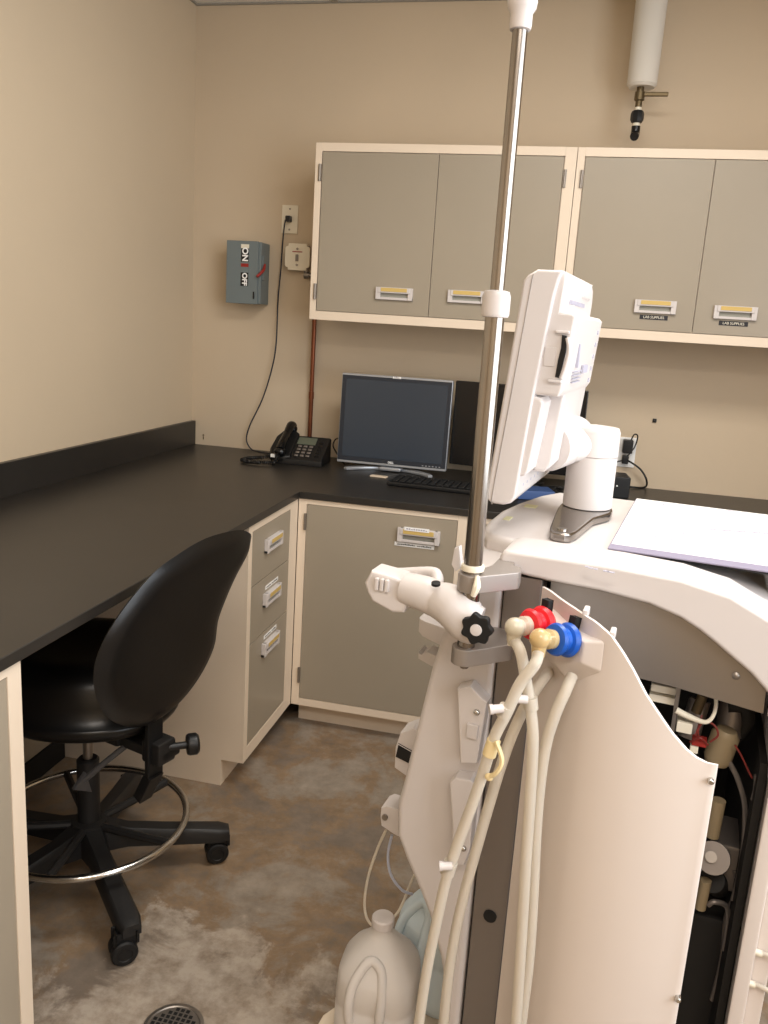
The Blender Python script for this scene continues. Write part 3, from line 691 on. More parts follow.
# chassis: grey side column, back, floor, right inside wall
MB().box(.029, .088, .004, .06, .10, 1.138, r=.003).build('side_column', M['alumd'], dm)
MB().cyl((.060, .001, .522), (.060, .006, .522), .0115).build('plug_button', M['blkr'], dm)
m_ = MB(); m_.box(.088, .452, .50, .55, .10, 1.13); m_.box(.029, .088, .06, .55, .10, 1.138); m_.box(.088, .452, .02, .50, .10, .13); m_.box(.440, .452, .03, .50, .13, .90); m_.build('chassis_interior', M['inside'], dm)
# steel panel
sp = [(.10, 1.137), (.116, 1.139), (.177, 1.137), (.251, 1.129), (.296, 1.116), (.326, 1.101), (.371, 1.071), (.402, 1.050), (.428, 1.026), (.430, .985), (.30, 1.00), (.12, 1.01), (.10, 1.01)]
MB().prism(sp, UZ, .016, .020).build('steel_panel', M['steeld'], dm)
c = mv(.014, 736, 676); MB().lathe([(0, 0), (.005, 0), (.006, .002), (.003, .004), (0, .004)], (c.x, .0155, c.z), (0, -1, 0), seg=12).build('screw', M['steelm'], dm)
MB().tube([(a+.001, .012, b-.004) for a, b in inner[3:13]], .0016, seg=6).build('edge_seal', M['steelm'], dm)
MB().box(.434, .441, .008, .02, .985, 1.03, r=.002).build('latch_strip', M['chrome'], dm)

# --- base plate and casters
bp_ = [(-.285, -.06), (-.285, .10), (-.23, .22), (-.17, .42), (.0, .60), (.50, .60), (.50, -.06)]
MB().prism(bp_, XY, .058, .098, r=.008, seg=2).build('base_plate', M['kraft'], dm)
for (u, v) in ((-.22, .0), (-.12, .40), (.44, .02), (.44, .54)):
    m_ = MB(); m_.cyl((u-.016, v, .0305), (u+.016, v, .0305), .03, seg=24); m_.box(u-.02, u+.02, v-.018, v+.018, .035, .06, r=.004); m_.build('caster', M['blkr'], dm)

# --- open side panel: a bent sheet hinged at the column
pl = Vector((.092, -.012)); pr = Vector((.370, -.14))
path = [(.092, -.012), (.115, -.045), (.14, -.078), (.17, -.108), (.20, -.126), (.24, -.137), (.28, -.139), (.32, -.134), (.368, -.122)]
def pv(u):
    for (a, va), (b, vb) in zip(path, path[1:]):
        if u <= b+1e-9: return va+(vb-va)*(u-a)/(b-a)
    return path[-1][1]
# top edge heights by backprojecting the photographed edge on the sheet
def sheet(x, y):
    u = .2
    for _ in range(40): q = mv(pv(max(.092, min(.368, u))), x, y); u = .5*u+.5*q.x
    return q
ed = [(540, 585), (556, 596), (575, 609), (595, 622), (610, 635), (622, 652), (633, 671), (645, 694), (658, 714), (672, 734), (686, 750), (696, 758), (706, 763), (718, 765)]
E_ = [sheet(*q) for q in ed]; E_[0] = Vector((.0925, -.012, E_[0].z)); E_[-1] = Vector((.368, -.122, E_[-1].z))
def ztop(u):
    if u <= E_[0].x: return E_[0].z
    for a, b in zip(E_, E_[1:]):
        if u <= b.x: return a.z+(b.z-a.z)*(u-a.x)/max(1e-6, b.x-a.x)
    return E_[-1].z
m_ = MB(); N_ = 40; cols = []
ev = sorted({.0922+(.368-.0922)*k/N_ for k in range(N_+1)})
def vsm(u): return (pv(u)+pv(max(.092, u-.015))+pv(min(.368, u+.015)))/3
for off in (0, .004):
    cols.append([[m_.bm.verts.new((u+off*.6, vsm(u)+off, z)) for z in [.12+(ztop(u)-.12)*k/6 for k in range(7)]] for u in ev])
for ci, Cc in enumerate(cols):
    for a, b in zip(Cc, Cc[1:]):
        for i in range(6): m_.bm.faces.new((a[i], a[i+1], b[i+1], b[i]) if ci else (a[i], b[i], b[i+1], a[i+1]))
for a, b in ((0, 0),):
    F_, K_ = cols
    for i in range(len(ev)-1):
        m_.bm.faces.new((F_[i][6], F_[i+1][6], K_[i+1][6], K_[i][6])); m_.bm.faces.new((F_[i][0], K_[i][0], K_[i+1][0], F_[i+1][0]))
    for i in range(6):
        m_.bm.faces.new((F_[0][i], F_[0][i+1], K_[0][i+1], K_[0][i])); m_.bm.faces.new((F_[-1][i], K_[-1][i], K_[-1][i+1], F_[-1][i+1]))
panel = m_.build('side_panel', M['whitep'], dm, ang=50)
for x, y in ((712, 781), (679, 999)):
    q = mv(-.126, x, y); MB().lathe([(0, 0), (.0045, 0), (.0045, .008), (.003, .010), (0, .010)], (q.x-.002, pv(q.x-.002)+.001, q.z), (.1, -1, 0), seg=12).build('latch_stud', M['chrome'], panel)
for x, y in ((585, 612), (612, 634)):
    q = sheet(x, y); MB().box(q.x-.004, q.x+.004, q.y+.004, q.y+.03, q.z-.012, q.z+.001, r=.002).build('locating_peg', M['white'], panel)
# connector pocket: faceted block on the sheet
def sh(x, y, out_=0.0):
    q = sheet(x, y); n = Vector((-.72, -.69, 0)); return q+n*out_
q1, q2, q3, q4 = sh(548, 603, .003), sh(606, 642, .001), sh(603, 672, .002), sh(572, 684, .002); q5 = sh(545, 655, .003)
r1, r2, r3, r4 = sh(558, 617, .014), sh(592, 641, .014), sh(589, 662, .014), sh(562, 662, .014)
m_ = MB(); vs = [m_.bm.verts.new(p_) for p_ in (q1, q2, q3, q4, q5, r1, r2, r3, r4)]
for f_ in ((5, 6, 7, 8), (0, 1, 6, 5), (1, 2, 7, 6), (2, 3, 8, 7), (3, 4, 8), (4, 0, 5, 8), (0, 4, 3, 2, 1)): m_.bm.faces.new([vs[i] for i in f_])
m_._bev(vs, .003, 2); m_.build('connector_pocket', M['whitep'], panel)

# --- connectors
def connector(pt, col, nm, cx_, cy_, ex, ey):
    tip = mv(pt, ex, ey); root = mv(pt+.038, cx_, cy_)
    ax = (tip-root).normalized(); o = root
    m_ = MB(); m_.lathe([(0, -.006), (.013, -.006), (.022, .0), (.025, .006), (.022, .012), (.0175, .014), (.017, .022), (.021, .025), (.0235, .029), (.021, .034), (.012, .036), (0, .036)], o, ax, seg=28)
    c_ = m_.build('coupling', col, panel, label=nm)
    side = ax.cross(Vector((0, 0, 1))).normalized(); up = side.cross(ax)
    MB().box(-.006, .006, -.005, .005, .018, .034, r=.001, mtx=Matrix.Translation(o) @ Matrix((side, ax, up)).transposed().to_4x4()).build('release_tab', M['blkr'], c_)
    m_ = MB(); m_.lathe([(.010, .034), (.014, .037), (.0145, .046), (.011, .050), (.011, .058), (.014, .060)], o, ax, seg=20, cap=True)
    e0 = o+ax*.062; m_.ball(e0, .0148); m_.cyl(e0, e0+Vector((0, 0, -.026)), .0125, .009, seg=18); m_.build('elbow_fitting', M['amber'] if 'blue' in nm else M['clear'], c_)
    return e0
eR = connector(-.118, M['red'], 'red coupling', 545, 622, 523, 626)
eB = connector(-.148, M['blue'], 'blue coupling', 570, 640, 547, 639)

# --- tubes
def hose(name, P, r, m__, par=dm): return MB().tube(P, r, seg=14).build(name, m__, par)
def T(lst): return [mv(v, x, y) for v, x, y in lst]
RT_ = .0082
ta = hose('hose', [eR+Vector((0, 0, -.018))] + T([(-.15, 520.5, 652), (-.155, 525, 675), (-.16, 530, 705), (-.165, 533, 740), (-.165, 530, 800), (-.165, 526, 860), (-.165, 522, 930), (-.165, 517, 1010), (-.165, 512, 1080)]), RT_, M['tube'])
tb = hose('hose', [eB+Vector((0, 0, -.018))] + T([(-.18, 535, 664), (-.185, 520, 684), (-.19, 507, 712), (-.19, 494, 738), (-.19, 484, 770), (-.19, 472, 805), (-.19, 458, 843), (-.19, 446, 880), (-.19, 436, 925), (-.19, 427, 970), (-.19, 418, 1030), (-.19, 412, 1080)]), RT_, M['tube'])
tc_ = hose('hose', T([(-.06, 549, 672), (-.10, 541, 682), (-.13, 527, 703), (-.14, 512, 735), (-.15, 499, 772), (-.15, 487, 812), (-.15, 474, 858), (-.15, 464, 895), (-.15, 455, 935), (-.15, 448, 980), (-.15, 443, 1030), (-.15, 440, 1080)]), RT_, M['tube'])
td = hose('hose', T([(-.12, 572, 676), (-.14, 566, 690), (-.15, 555, 715), (-.15, 546, 745), (-.15, 540, 785), (-.15, 536, 835), (-.15, 533, 900), (-.15, 529, 960), (-.15, 523, 1010), (-.15, 516, 1070)]), RT_, M['tube'])
def tclip(par, v, x, y, dx, dy, name='hose_clip'):
    a = mv(v, x, y); b = mv(v-.006, x+dx, y+dy); d = (b-a).normalized()
    m_ = MB(); m_.cyl(a+d*.004, a+d*.022, .0062, seg=12); m_.cyl(a+d*.018, a+d*.023, .0072, seg=12); m_.build(name, M['white'], par)
tclip(tb, -.20, 506, 708, -10, 1); tclip(ta, -.175, 530, 700, -10, -1); tclip(tb, -.20, 455, 866, -12, 0)
for par, v, P in ((tb, -.19, [(507, 706), (503, 716)]), (tb, -.19, [(451, 862), (447, 874)]), (ta, -.16, [(530, 697), (531, 709)])):
    MB().cyl(mv(v, *P[0]), mv(v, *P[1]), .0105, seg=16).build('hose_joint', M['tube'], par)
m_ = MB(); m_.cyl(mv(-.19, 494, 740), mv(-.19, 489, 755), .0098, seg=16)
a, b, c, d = mv(-.20, 496, 741), mv(-.205, 502, 760), mv(-.205, 497, 772), mv(-.2, 489, 777)
for p_, q in ((a, b), (b, c), (c, d)):
    pass
m_.tube([a, b, c, d], .0035, seg=6); m_.ball(d, .006, (1, .6, 1)); m_.build('tape_flag', M['tape'], tb)

# --- steel pole and clamps
pole = MB(); pole.m(0).lathe([(0, 1.012), (.006, 1.012), (.0135, 1.024), (.0135, 1.545), (.0135, 1.56)], (0, -.10, 0), seg=32); pole_o = pole.build('pole', M['steel'], dm)
MB().lathe([(.0098, 1.55), (.0098, 1.93)], (0, -.10, 0), seg=32).build('upper_tube', M['steel'], pole_o)
MB().lathe([(.0066, 1.92), (.0066, 2.35), (0, 2.35)], (0, -.10, 0), seg=24).build('top_rod', M['steel'], pole_o)
MB().lathe([(.0125, 1.531), (.018, 1.532), (.0195, 1.536), (.0195, 1.560), (.017, 1.5665), (.0105, 1.568)], (0, -.10, 0), seg=32).build('pole_collar', M['white'], pole_o)
MB().lathe([(.0105, 1.892), (.0135, 1.893), (.0145, 1.898), (.0145, 1.912), (.0185, 1.918), (.0195, 1.926), (.016, 1.933), (.010, 1.944), (.008, 1.945)], (0, -.10, 0), seg=32).build('pole_collar', M['white'], pole_o)
for zc in (1.149, 1.034):
    m_ = MB(); m_.prism([(-.021, -.10), (-.019, -.110), (-.012, -.118), (-.002, -.1215), (.010, -.118), (.060, -.062), (.063, -.055), (.060, -.030), (.045, -.022), (.044, .004), (.016, .004), (.016, -.040), (.004, -.080), (-.012, -.082), (-.019, -.090)], XY, zc-.0135, zc+.0135, r=.002, seg=2); m_.build('pole_bracket', M['alum'], dm)
m_ = MB(); m_.lathe([(.0140, -.005), (.0168, -.004), (.0175, 0), (.0168, .004), (.0140, .005)], (0, -.10, 1.171), seg=24); q = mv(-.125, 475, 583)
m_.tube([(.012, -.117, 1.164), (.014, -.124, 1.150), (.010, -.124, 1.135)], .005, radii=[.003, .006, .004], seg=8); m_.build('cable_tie', M['offw'], pole_o)
m_ = MB(); P_ = [mv(-.06, x, y) for x, y in [(461, 545), (456, 547), (453, 563), (457, 570), (463, 566)]]
m_.prism([(p_.x, p_.z) for p_ in P_], UZ, -.07, -.055, r=.002); m_.build('hook', M['white'], dm)

# --- dialyser holder arm with knob
K = mv(-.13, 474, 630)
arm = bpy.data.objects.new('holder_arm', None)
def pp(v, x, y): return mv(v, x, y)
m_ = MB()
m_.tube([pp(-.105, 478, 626), pp(-.105, 468, 621), pp(-.10, 455, 608), pp(-.09, 440, 600)], .03, radii=[.029, .033, .033, .029], seg=24)
m_.tube([pp(-.09, 443, 602), pp(-.085, 425, 594), pp(-.08, 405, 588)], .024, radii=[.028, .028, .025], seg=24)
arm = m_.build('holder_arm', M['white'], dm)
hd = [(375, 568), (368, 580), (371, 590), (376, 599), (396, 610), (407, 610), (411, 602), (413, 582), (400, 575)]
m_ = MB(); PP = [mv(-.08, *q) for q in hd]; m_.prism([(p_.x, p_.z) for p_ in PP], UZ, -.098, -.045, r=.006, seg=3); m_.build('clamp_jaw', M['white'], arm)
m_ = MB(); m_.tube([pp(-.05, 377, 571), pp(-.04, 400, 572), pp(-.035, 430, 572), pp(-.04, 437, 577), pp(-.06, 436, 590)], .006, radii=[.005, .007, .009, .01, .01], seg=12); m_.build('clamp_jaw', M['white'], arm)
for k in range(3):
    q = mv(-.098, 377.5+k*5.0, 583.5+k*1.0); MB().box(q.x-.0035, q.x+.0035, -.104, -.096, q.z-.010, q.z+.010, r=.002).build('grip_rib', M['white'], arm)
q = mv(-.115, 436, 583); MB().lathe([(0, .0), (.007, 0), (.007, .004), (0, .005)], q+Vector((0, 0, -.003)), (0, -.2, 1), seg=14).build('cap_screw', M['blkr'], arm)
q = mv(-.145, 476, 630)
m_ = MB(); n = 14; pts_ = []
for k in range(70):
    a = 2*PI*k/70; r = .0222+.0022*math.cos(7*a); pts_.append((q.x+r*math.cos(a), q.z+r*math.sin(a)))
m_.prism(pts_, UZ, q.y, q.y+.014, r=.003, seg=2); kb_ = m_.build('knob', M['blkr'], arm)
MB().lathe([(0, 0), (.009, 0), (.0085, .003), (0, .0045)], (q.x, q.y+.001, q.z), (0, -1, 0), seg=20).build('knob_cap', M['white'], kb_)

# --- hooks and sensors on the front face
m_ = MB(); P_ = [mv(.10, *q) for q in ((419, 618), (425, 621), (445, 628), (452, 636), (452, 650), (440, 646), (422, 637), (418, 632))]
m_.prism([(p_.x, p_.z) for p_ in P_], UZ, .10, .15, r=.004); m_.build('tube_hook', M['white'], dm)
m_ = MB(); P_ = [mv(.10, *q) for q in ((418, 652), (421, 655), (427, 652), (446, 660), (444, 672), (430, 666), (418, 659))]
m_.prism([(p_.x, p_.z) for p_ in P_], UZ, .10, .14, r=.003); m_.build('tube_hook', M['white'], dm)
m_ = MB(); P_ = [mv(.10, *q) for q in ((400, 733), (413, 728), (424, 735), (424, 770), (408, 778), (394, 768), (395, 748))]
m_.m(0).prism([(p_.x, p_.z) for p_ in P_], UZ, .10, .15, r=.004)
P_ = [mv(.096, *q) for q in ((398, 744), (412, 752), (409, 764), (395, 757))]; m_.m(1).prism([(p_.x, p_.z) for p_ in P_], UZ, .096, .154, r=.001); m_.build('sensor_unit', [M['white'], M['blkr']], dm)
m_ = MB(); P_ = [mv(.10, *q) for q in ((381, 808), (386, 806), (402, 811), (402, 838), (396, 836), (381, 826), (380, 816))]
m_.m(0).prism([(p_.x, p_.z) for p_ in P_], UZ, .10, .15, r=.003); q = mv(.099, 385, 817); m_.m(1).cyl((q.x, .096, q.z), (q.x, .101, q.z), .006, seg=14); m_.build('tube_port', [M['white'], M['steelm']], dm)
# --- latch units on the side of the front body
m_ = MB(); P_ = [mv(-.03, *q) for q in ((457, 689), (470, 686), (483, 700), (487, 703), (477, 764), (460, 764))]
u1 = MB().prism([(p_.x, p_.z) for p_ in P_], UZ, -.03, .002, r=.004).build('door_latch', M['white'], dm)
q = mv(-.03, 477, 712); MB().ball((q.x, -.031, q.z), .0055).build('ball_catch', M['chrome'], u1)
q = mv(-.03, 473, 731); MB().box(q.x-.010, q.x+.009, -.036, -.028, q.z-.012, q.z+.013, r=.002).build('slide', M['whiteg'], u1)
P_ = [mv(-.03, *q) for q in ((449, 783), (455, 778), (470, 780), (476, 786), (470, 850), (464, 866), (450, 868), (452, 830), (450, 800))]
u2 = MB().prism([(p_.x, p_.z) for p_ in P_], UZ, -.03, .002, r=.005).build('door_latch', M['white'], dm)
q = mv(-.03, 463.5, 848); MB().ball((q.x, -.031, q.z), .0055).build('ball_catch', M['chrome'], u2)
# --- thin sample lines
def line(P, r, m__, nm='thin_line'): return MB().tube(P, r, seg=10).build(nm, m__, dm)
line(T([(.11, 386, 830), (.11, 377, 850), (.10, 368, 878), (.10, 364.5, 905), (.10, 369, 922), (.10, 380, 926), (.12, 398, 912), (.16, 412, 880), (.19, 420, 865)]), .0028, M['tube'])
line(T([(.12, 392, 835), (.12, 388, 855), (.12, 391, 875), (.13, 402, 890), (.15, 412, 894)]), .0028, M['tubeb'])

# --- display head
DT = math.radians(5.2)
def dz(P): return P
shell = [(-.012, 1.596), (-.004, 1.605), (.010, 1.6135), (.050, 1.6135), (.046, 1.600), (.041, 1.575), (.024, 1.415), (.010, 1.240), (.002, 1.228), (-.010, 1.224), (-.030, 1.224), (-.042, 1.232)]
disp = MB().prism(shell, UZ, .12, .50, r=.005, seg=4).build('display_shell', M['white'], dm)
# rounded top shoulders come from a second, narrower slab behind
MB().prism([(.128, 1.545), (.128, 1.600), (.135, 1.6115), (.44, 1.6115), (.470, 1.602), (.488, 1.58), (.492, 1.545)], lambda a, b, t: Vector((t+.07*(b-1.55), a, b)), .030, .052, r=.004, seg=3).build('back_cover', M['white'], disp)
MB().prism([(.030, 1.43), (.064, 1.43), (.052, 1.29), (.040, 1.275), (.020, 1.275)], UZ, .20, .47, r=.006, seg=3).build('arm_mount_cover', M['white'], disp)
MB().tube([(.004, .1195, 1.606), (.001, .1195, 1.58), (-.014, .1195, 1.41), (-.030, .1195, 1.24), (-.027, .1195, 1.227)], .0007, seg=6).build('shell_seam', M['alum'], disp)
hb = [(.020, 1.552), (.072, 1.549), (.078, 1.543), (.068, 1.424), (.062, 1.414), (.008, 1.414)]
bh = MB().prism(hb, UZ, .128, .485, r=.006, seg=3).build('rear_housing', M['white'], disp)
MB().prism([(-.002, 1.418), (.034, 1.410), (.040, 1.402), (.026, 1.285), (.018, 1.276), (-.016, 1.276)], UZ, .126, .47, r=.005, seg=3).build('lower_housing', M['white'], disp)
# handle slot on the near side
P_ = [mv(.126, *q) for q in ((562, 335), (567, 336), (566, 352), (562, 368), (559, 378), (555, 377), (558, 360), (561, 348))]
MB().prism([(p_.x, p_.z) for p_ in P_], UZ, .1255, .135, r=.0005, seg=1).build('card_slot', M['blkr'], disp)
for (x, y) in ((563, 332), (555, 381)):
    q = mv(.127, x, y); MB().box(q.x-.011, q.x+.011, .120, .130, q.z-.0025, q.z+.0025, r=.002).build('slot_lip', M['white'], disp)
q = mv(.127, 549, 357); MB().box(q.x-.008, q.x+.010, .1262, .130, q.z-.015, q.z+.016, r=.001).build('finger_recess', M['whiteg'], disp)
MB().tube([mv(.122, 567.5, 338), mv(.119, 569, 350), mv(.119, 566, 364), mv(.122, 561, 378)], .0035, seg=10).build('pull_grip', M['white'], disp)
m_ = MB()
def backpt(v, z):  # on the rear housing's back face
    t = (1.540-z)/(1.540-1.418); return .078+(.068-.078)*t
for k in range(5):
    z = 1.522-.023*k; u = backpt(0, z); m_.box(u-.003, u+.0012, .435, .447, z-.004, z+.004, mtx=None)
u = .0745; m_.box(u-.003, u+.0012, .30, .36, 1.448, 1.462); m_.box(u-.003, u+.0016, .22, .232, 1.46, 1.50)
for k in range(4): m_.box(.0735-.003-.0004*k, .0735+.0010-.0004*k, .20, .29, 1.452-.006*k, 1.4535-.006*k)
m_.build('back_markings', M['inkp'], bh)
m_ = MB()
for k in range(11): m_.box(.041, .0548, .20+.017*k, .209+.017*k, 1.565, 1.572)
m_.build('vent_slots', M['inkp'], disp)
for k in range(6): MB().box(.0, .0115, .17+.034*k, .176+.034*k, 1.252, 1.257).build('port', M['inkp'], disp)
MB().box(.040, .0585, .33, .43, 1.580, 1.609, r=.006).build('top_handle', M['whiteg'], disp)
MB().prism([(-.0135, 1.585), (-.010, 1.586), (-.038, 1.25), (-.0415, 1.25)], UZ, .15, .47).build('screen', M['screen'], disp)
# knuckle, post and bracket
MB().lathe([(0, 0), (.0445, 0), (.046, .002), (.046, .125), (.043, .131), (0, .135)], (.028, .285, 1.310), (.030, .125, .006), seg=40).build('tilt_knuckle', M['white'], dm)
MB().cyl((.028, .31, 1.310), (.1005, .385, 1.312), .034, seg=30).build('knuckle_arm', M['white'], dm)
MB().lathe([(.0455, 1.189), (.047, 1.191), (.047, 1.289), (.047, 1.2895)], (.1005, .385, 0), seg=40).build('post', M['white'], dm)
MB().lathe([(.043, 1.288), (.0475, 1.292), (.0475, 1.337), (.044, 1.345), (.0, 1.350)], (.1005, .385, 0), seg=40).build('post_cap', M['white'], dm)
br = []
for k in range(13):
    a = PI*k/12; br.append((.1005+.050*math.cos(a), .385+.050*math.sin(a)))
br += [(.0505, .35), (.056, .28), (.066, .17), (.071, .14), (.080, .128), (.098, .126), (.108, .134), (.114, .16), (.126, .29), (.149, .35)]
MB().prism(br, XY, 1.171, 1.188, r=.004, seg=3).build('post_bracket', M['steel'], dm)
MB().cyl((.089, .155, 1.187), (.089, .155, 1.1900), .009, seg=16).build('bracket_bolt', M['chrome'], dm)
# stickers on the front head
for (x, y, w_, d_) in ((531, 506, .012, .028), (508, 518, .006, .03)):
    q = mz(1.172, x, y); MB().box(q.x-w_, q.x+w_, q.y-d_/2, q.y+d_/2, 1.1706, 1.1722).build('sticker', M['ypaper'], dm)
for x, y, w_ in ((587, 566.5, .0025), (591, 568, .0035), (596, 569, .0025), (606, 571, .004), (611, 572, .005)):
    q = mz(1.1803, x, y); MB().box(q.x-w_, q.x+w_, q.y-.003, q.y+.003, 1.1798, 1.1805).build('printed_mark', M['inkp'], dm)

# --- interior works seen past the open panel
inn = M
def part(nm, mb, m__, **k): return mb.build(nm, m__, dm, **k)
def ip_(v, x, y): return mv(v, x, y)
def cylv(p0, p1, r, **k): return MB().cyl(p0, p1, r, **k)
for (x, y, w_, h_) in ((664, 690, .020, .008), (663, 700, .022, .008)):
    q = ip_(.06, x, y); part('circuit_connector', MB().box(q.x-w_, q.x+w_, .06, .10, q.z-h_*.8, q.z+h_*.8, r=.002), M['offw'])
q0 = ip_(.05, 668, 714); part('valve_tube', MB().tube([ip_(.05, 676, 710), ip_(.05, 690, 717), ip_(.045, 706, 722), ip_(.05, 714, 714), ip_(.06, 716, 700), ip_(.07, 712, 690)], .0032, radii=[.0055, .005, .0035, .003, .003, .003], seg=10), M['offw'])
part('mounting_post', MB().box(ip_(.05, 677, 700).x-.003, ip_(.05, 677, 700).x+.003, .05, .06, .86, 1.0), M['steelm'])
part('pump_motor', cylv(ip_(.12, 700, 700), ip_(.10, 688, 738), .017), M['alumd'])
part('brass_fitting', cylv(ip_(.09, 703, 695), ip_(.09, 696, 712), .008), M['brass'])
part('filter_housing', MB().lathe([(0, 0), (.018, 0), (.022, .01), (.022, .05), (.015, .06), (0, .06)], ip_(.09, 716, 762), (.15, 0, 1)), M['pipe_in'])
part('filter_housing', cylv(ip_(.14, 735, 700), ip_(.12, 728, 735), .022), M['alumd'])
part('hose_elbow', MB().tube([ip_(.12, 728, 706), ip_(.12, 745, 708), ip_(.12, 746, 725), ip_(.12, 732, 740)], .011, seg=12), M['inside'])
for k, P in enumerate(([(.05, 695, 735), (.05, 703, 722), (.05, 714, 725), (.05, 718, 735), (.05, 710, 742)], [(.05, 690, 742), (.04, 700, 738), (.05, 708, 745)], [(.06, 735, 745), (.06, 742, 757), (.06, 748, 770), (.06, 752, 778)], [(.06, 700, 745), (.05, 698, 730), (.06, 702, 715)])):
    part('red_wire', MB().tube([ip_(*q) for q in P], .0016, seg=7), M['wire_r'])
q = ip_(.055, 700, 742); part('terminal_block', MB().box(q.x-.012, q.x+.010, .05, .07, q.z-.006, q.z+.004, r=.001), M['redd'])
q = ip_(.05, 694, 750); part('terminal_block', MB().box(q.x-.006, q.x+.006, .05, .065, q.z-.006, q.z+.006, r=.001), M['offw'])
q = ip_(.05, 684, 730); part('valve_block', MB().box(q.x-.012, q.x+.012, .05, .09, q.z-.006, q.z+.012, r=.002), M['offw'])
part('filter_housing', cylv(ip_(.09, 719, 800), ip_(.09, 712, 836), .011), M['pipe_in'])
part('pump_head', cylv(ip_(.06, 713, 858), ip_(.14, 716, 858), .026), M['alumd'])
part('pump_head', cylv(ip_(.055, 711, 857), ip_(.06, 711, 857), .009), M['steelm'])
q = ip_(.13, 728, 855); part('pump_body', MB().box(q.x-.025, q.x+.030, .10, .20, q.z-.05, q.z+.035, r=.008), M['alumd'])
part('pump_head', cylv(ip_(.08, 712, 880), ip_(.12, 718, 885), .020), M['inside'])
part('filter_housing', cylv(ip_(.07, 706, 880), ip_(.07, 700, 908), .009), M['pipe_in'])
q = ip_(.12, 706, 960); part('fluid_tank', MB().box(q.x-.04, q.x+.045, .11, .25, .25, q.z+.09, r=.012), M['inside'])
for k, P in enumerate(([(.08, 728, 760), (.08, 738, 780), (.08, 745, 810), (.08, 742, 860), (.08, 733, 900)], [(.07, 708, 905), (.07, 715, 902), (.08, 728, 910), (.08, 724, 950)], [(.06, 757, 775), (.06, 756, 790), (.06, 753, 800)], [(.10, 735, 870), (.10, 738, 890), (.10, 727, 915), (.10, 722, 960), (.10, 712, 1000)])):
    part('inner_hose', MB().tube([ip_(*q) for q in P], .0045, seg=8), M['alumd'])
for k in range(6):
    q = ip_(.09, 748-k*4, 850+k*22); part('cable_connector', MB().box(q.x-.006, q.x+.006, .085, .10, q.z-.005, q.z+.005, r=.001), M['steelm'])
# outlet lines on the right frame
for (x, y) in ((754, 951), (747, 982)):
    a = mv(.0, x, y); part('drain_line', MB().tube([a, a+Vector((.025, -.004, .001)), a+Vector((.06, -.004, -.015)), a+Vector((.085, .0, -.05))], .0038, seg=10), M['tube'])
    part('line_collar', cylv(a+Vector((-.006, 0, 0)), a+Vector((.012, -.002, 0)), .0052), M['offw'])

# ================================================================ SHEET AND TRAY ON THE MACHINE
t_ = MB(); t_.prism([(.30, .112), (.50, .115), (.50, .56), (.30, .56)], XY, 1.1805, 1.1865, r=.002)
P0 = mz(1.188, 610, 548); 
tr = thing('tray', 'thin black tray under the large white sheet on the machine top', 'tray', MO, MA)
MB().prism([(.27, .120), (.52, .112), (.52, .53), (.27, .53)], XY, 1.1705, 1.1755, r=.002).build('tray_plate', M['blkg'], tr)
MB().box(.46, .52, .118, .53, 1.13, 1.1706, r=.004).build('tray_support', M['blkg'], tr)
bd = thing('information_board', 'large white printed board lying on top of the white machine', 'board', MO, MA)
MB().m(0).prism([(.172, .106), (.56, .106), (.56, .585), (.180, .585)], XY, 1.1765, 1.1800, r=.001, seg=1).build('board', M['lav'], bd)
MB().prism([(.175, .136), (.558, .136), (.558, .583), (.182, .583)], XY, 1.1799, 1.1806).build('paper', M['paper'], bd)
for i in range(12):
    q = mz(1.1808, 712+i*5, 529.5+i*.35); MB().box(q.x-.005, q.x+.005, q.y-.006, q.y+.006, 1.1804, 1.1809).build('printed_mark', M['inkp'], bd)
a = mz(1.1808, 706, 536); MB().box(a.x, .52, a.y-.003, a.y+.003, 1.1804, 1.1809).build('printed_rule', M['inkp'], bd)
for (x, y, w_) in ((653, 536, .006), (668, 539, .008), (664, 529, .006), (660, 504, .009), (731, 511, .007), (671, 523, .004)):
    q = mz(1.1808, x, y); MB().box(q.x-w_, q.x+w_, q.y-.006, q.y+.006, 1.1804, 1.1809).build('printed_mark', M['inkp'], bd)
q = mz(1.1808, 684, 530); MB().box(q.x-.0015, q.x+.0015, q.y-.04, q.y+.03, 1.1804, 1.1809).build('printed_rule', M['inkp'], bd)

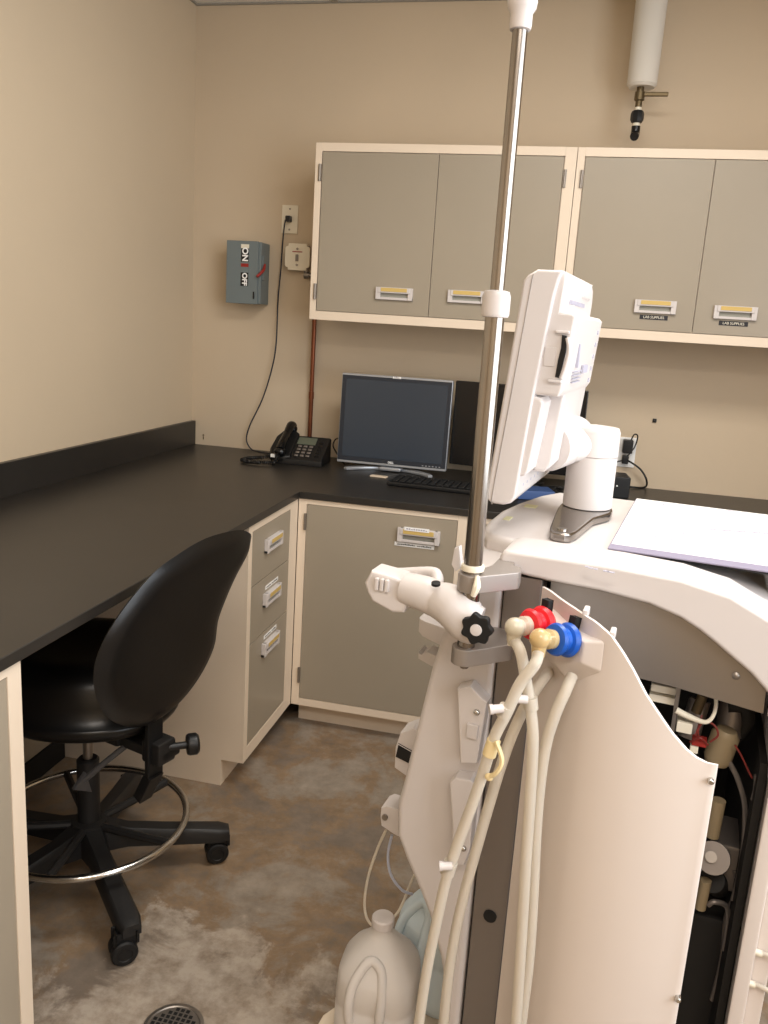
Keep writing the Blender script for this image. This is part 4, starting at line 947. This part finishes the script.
# ================================================================ JUGS
def jug(nm, label, o, rz, m__, cap, sc=1):
    t = thing(nm, label, 'jug', o, rz)
    hw = .080*sc; H0 = .262*sc; m_ = MB(); secs = []
    prof = [(0.0, .86, 0), (.006, .97, 0), (.02, 1, 0), (.10, 1, 0), (.104, .97, 0), (.115, .97, 0), (.12, 1, 0), (.16, .99, 0), (.172, .95, 0), (.195, .76, 0), (.22, .52, 0), (.236, .34, 0), (.245, .24, 0), (.262, .22, 0)]
    for (z, k, _) in prof:
        rg_ = []
        for j in range(40):
            a = 2*PI*j/40; n_ = 4 if z < .16 else (3 if z < .2 else 2)
            rr = 1/((abs(math.cos(a))**n_+abs(math.sin(a))**n_)**(1/n_)) * hw*k
            rg_.append(m_.bm.verts.new((rr*math.cos(a), rr*math.sin(a), z*sc+.001)))
        secs.append(rg_)
    for a, b in zip(secs, secs[1:]):
        for j in range(40): m_.bm.faces.new((a[j], a[(j+1) % 40], b[(j+1) % 40], b[j]))
    m_.bm.faces.new(secs[0][::-1]); m_.bm.faces.new(secs[-1])
    m_.build('bottle', m__, t, ang=60)
    MB().tube([(-.040*sc, -.076*sc, .085*sc), (-.042*sc, -.085*sc, .13*sc), (-.036*sc, -.074*sc, .175*sc), (-.012*sc, -.052*sc, .212*sc), (.012*sc, -.056*sc, .200*sc), (.020*sc, -.074*sc, .165*sc), (.020*sc, -.082*sc, .12*sc), (.018*sc, -.074*sc, .085*sc)], .0095*sc, seg=14).build('handle', m__, t)
    if cap: MB().lathe([(.0, 0), (.0215, 0), (.0225, .003), (.0225, .018), (.020, .021), (0, .022)], (0, 0, .255*sc), seg=30).build('cap', cap, t)
    return t
jl = Vector((-.166, .10, 0)); jw = MO+MU*jl.x+MV*jl.y
jug('plastic_jug', 'cloudy white plastic jug with a cream cap, in front of the bluish one', (jw.x, jw.y, .0985), MA+.15, M['jug'], M['white'])
jw = MO+MU*(-.085)+MV*.275
jug('plastic_jug', 'bluish translucent jug behind the capped white jug', (jw.x, jw.y, .0985), MA-.5, M['jugb'], M['jugb'], 1.08)

# ================================================================ LIGHT
def area(name, loc_, rot_, sx, sy, power, col):
    l = bpy.data.lights.new(name, 'AREA'); l.shape = 'RECTANGLE'; l.size = sx; l.size_y = sy; l.energy = power; l.color = col
    o = bpy.data.objects.new(name, l); COL.objects.link(o); o.location = loc_; o.rotation_euler = rot_; return o
area('window_daylight', (WX-.01, (wy0+wy1)/2, (wz0+wz1)/2), (0, math.radians(90), 0), wz1-wz0, wy1-wy0, 58, (.88, .94, 1.0))
area('ceiling_lamp', (1.9, -1.9, CEIL-.02), (0, 0, 0), 1.2, .6, 36, (1, .95, .88))
area('ceiling_lamp', (2.0, -4.2, CEIL-.02), (0, 0, 0), 1.2, .6, 42, (1, .91, .82))
W = bpy.data.worlds.new('World'); S.world = W; W.use_nodes = True
W.node_tree.nodes['Background'].inputs['Color'].default_value = (.80, .88, 1, 1); W.node_tree.nodes['Background'].inputs['Strength'].default_value = 1.0

# ================================================================ CAMERA
cd = bpy.data.cameras.new('camera'); co = bpy.data.objects.new('camera', cd); COL.objects.link(co)
mt = Matrix((RT, UP, -FW)).transposed().to_4x4(); mt.translation = CAM; co.matrix_world = mt
cd.sensor_fit = 'VERTICAL'; cd.sensor_height = 24; cd.lens = FPX/1024*24; cd.clip_start = .02
S.camera = co
S.view_settings.view_transform = 'Standard'; S.view_settings.look = 'None'; S.view_settings.gamma = 1; S.view_settings.use_curve_mapping = False
S.view_settings.exposure = 0.06
S.cycles.use_denoising = True
S.cycles.max_bounces = 10
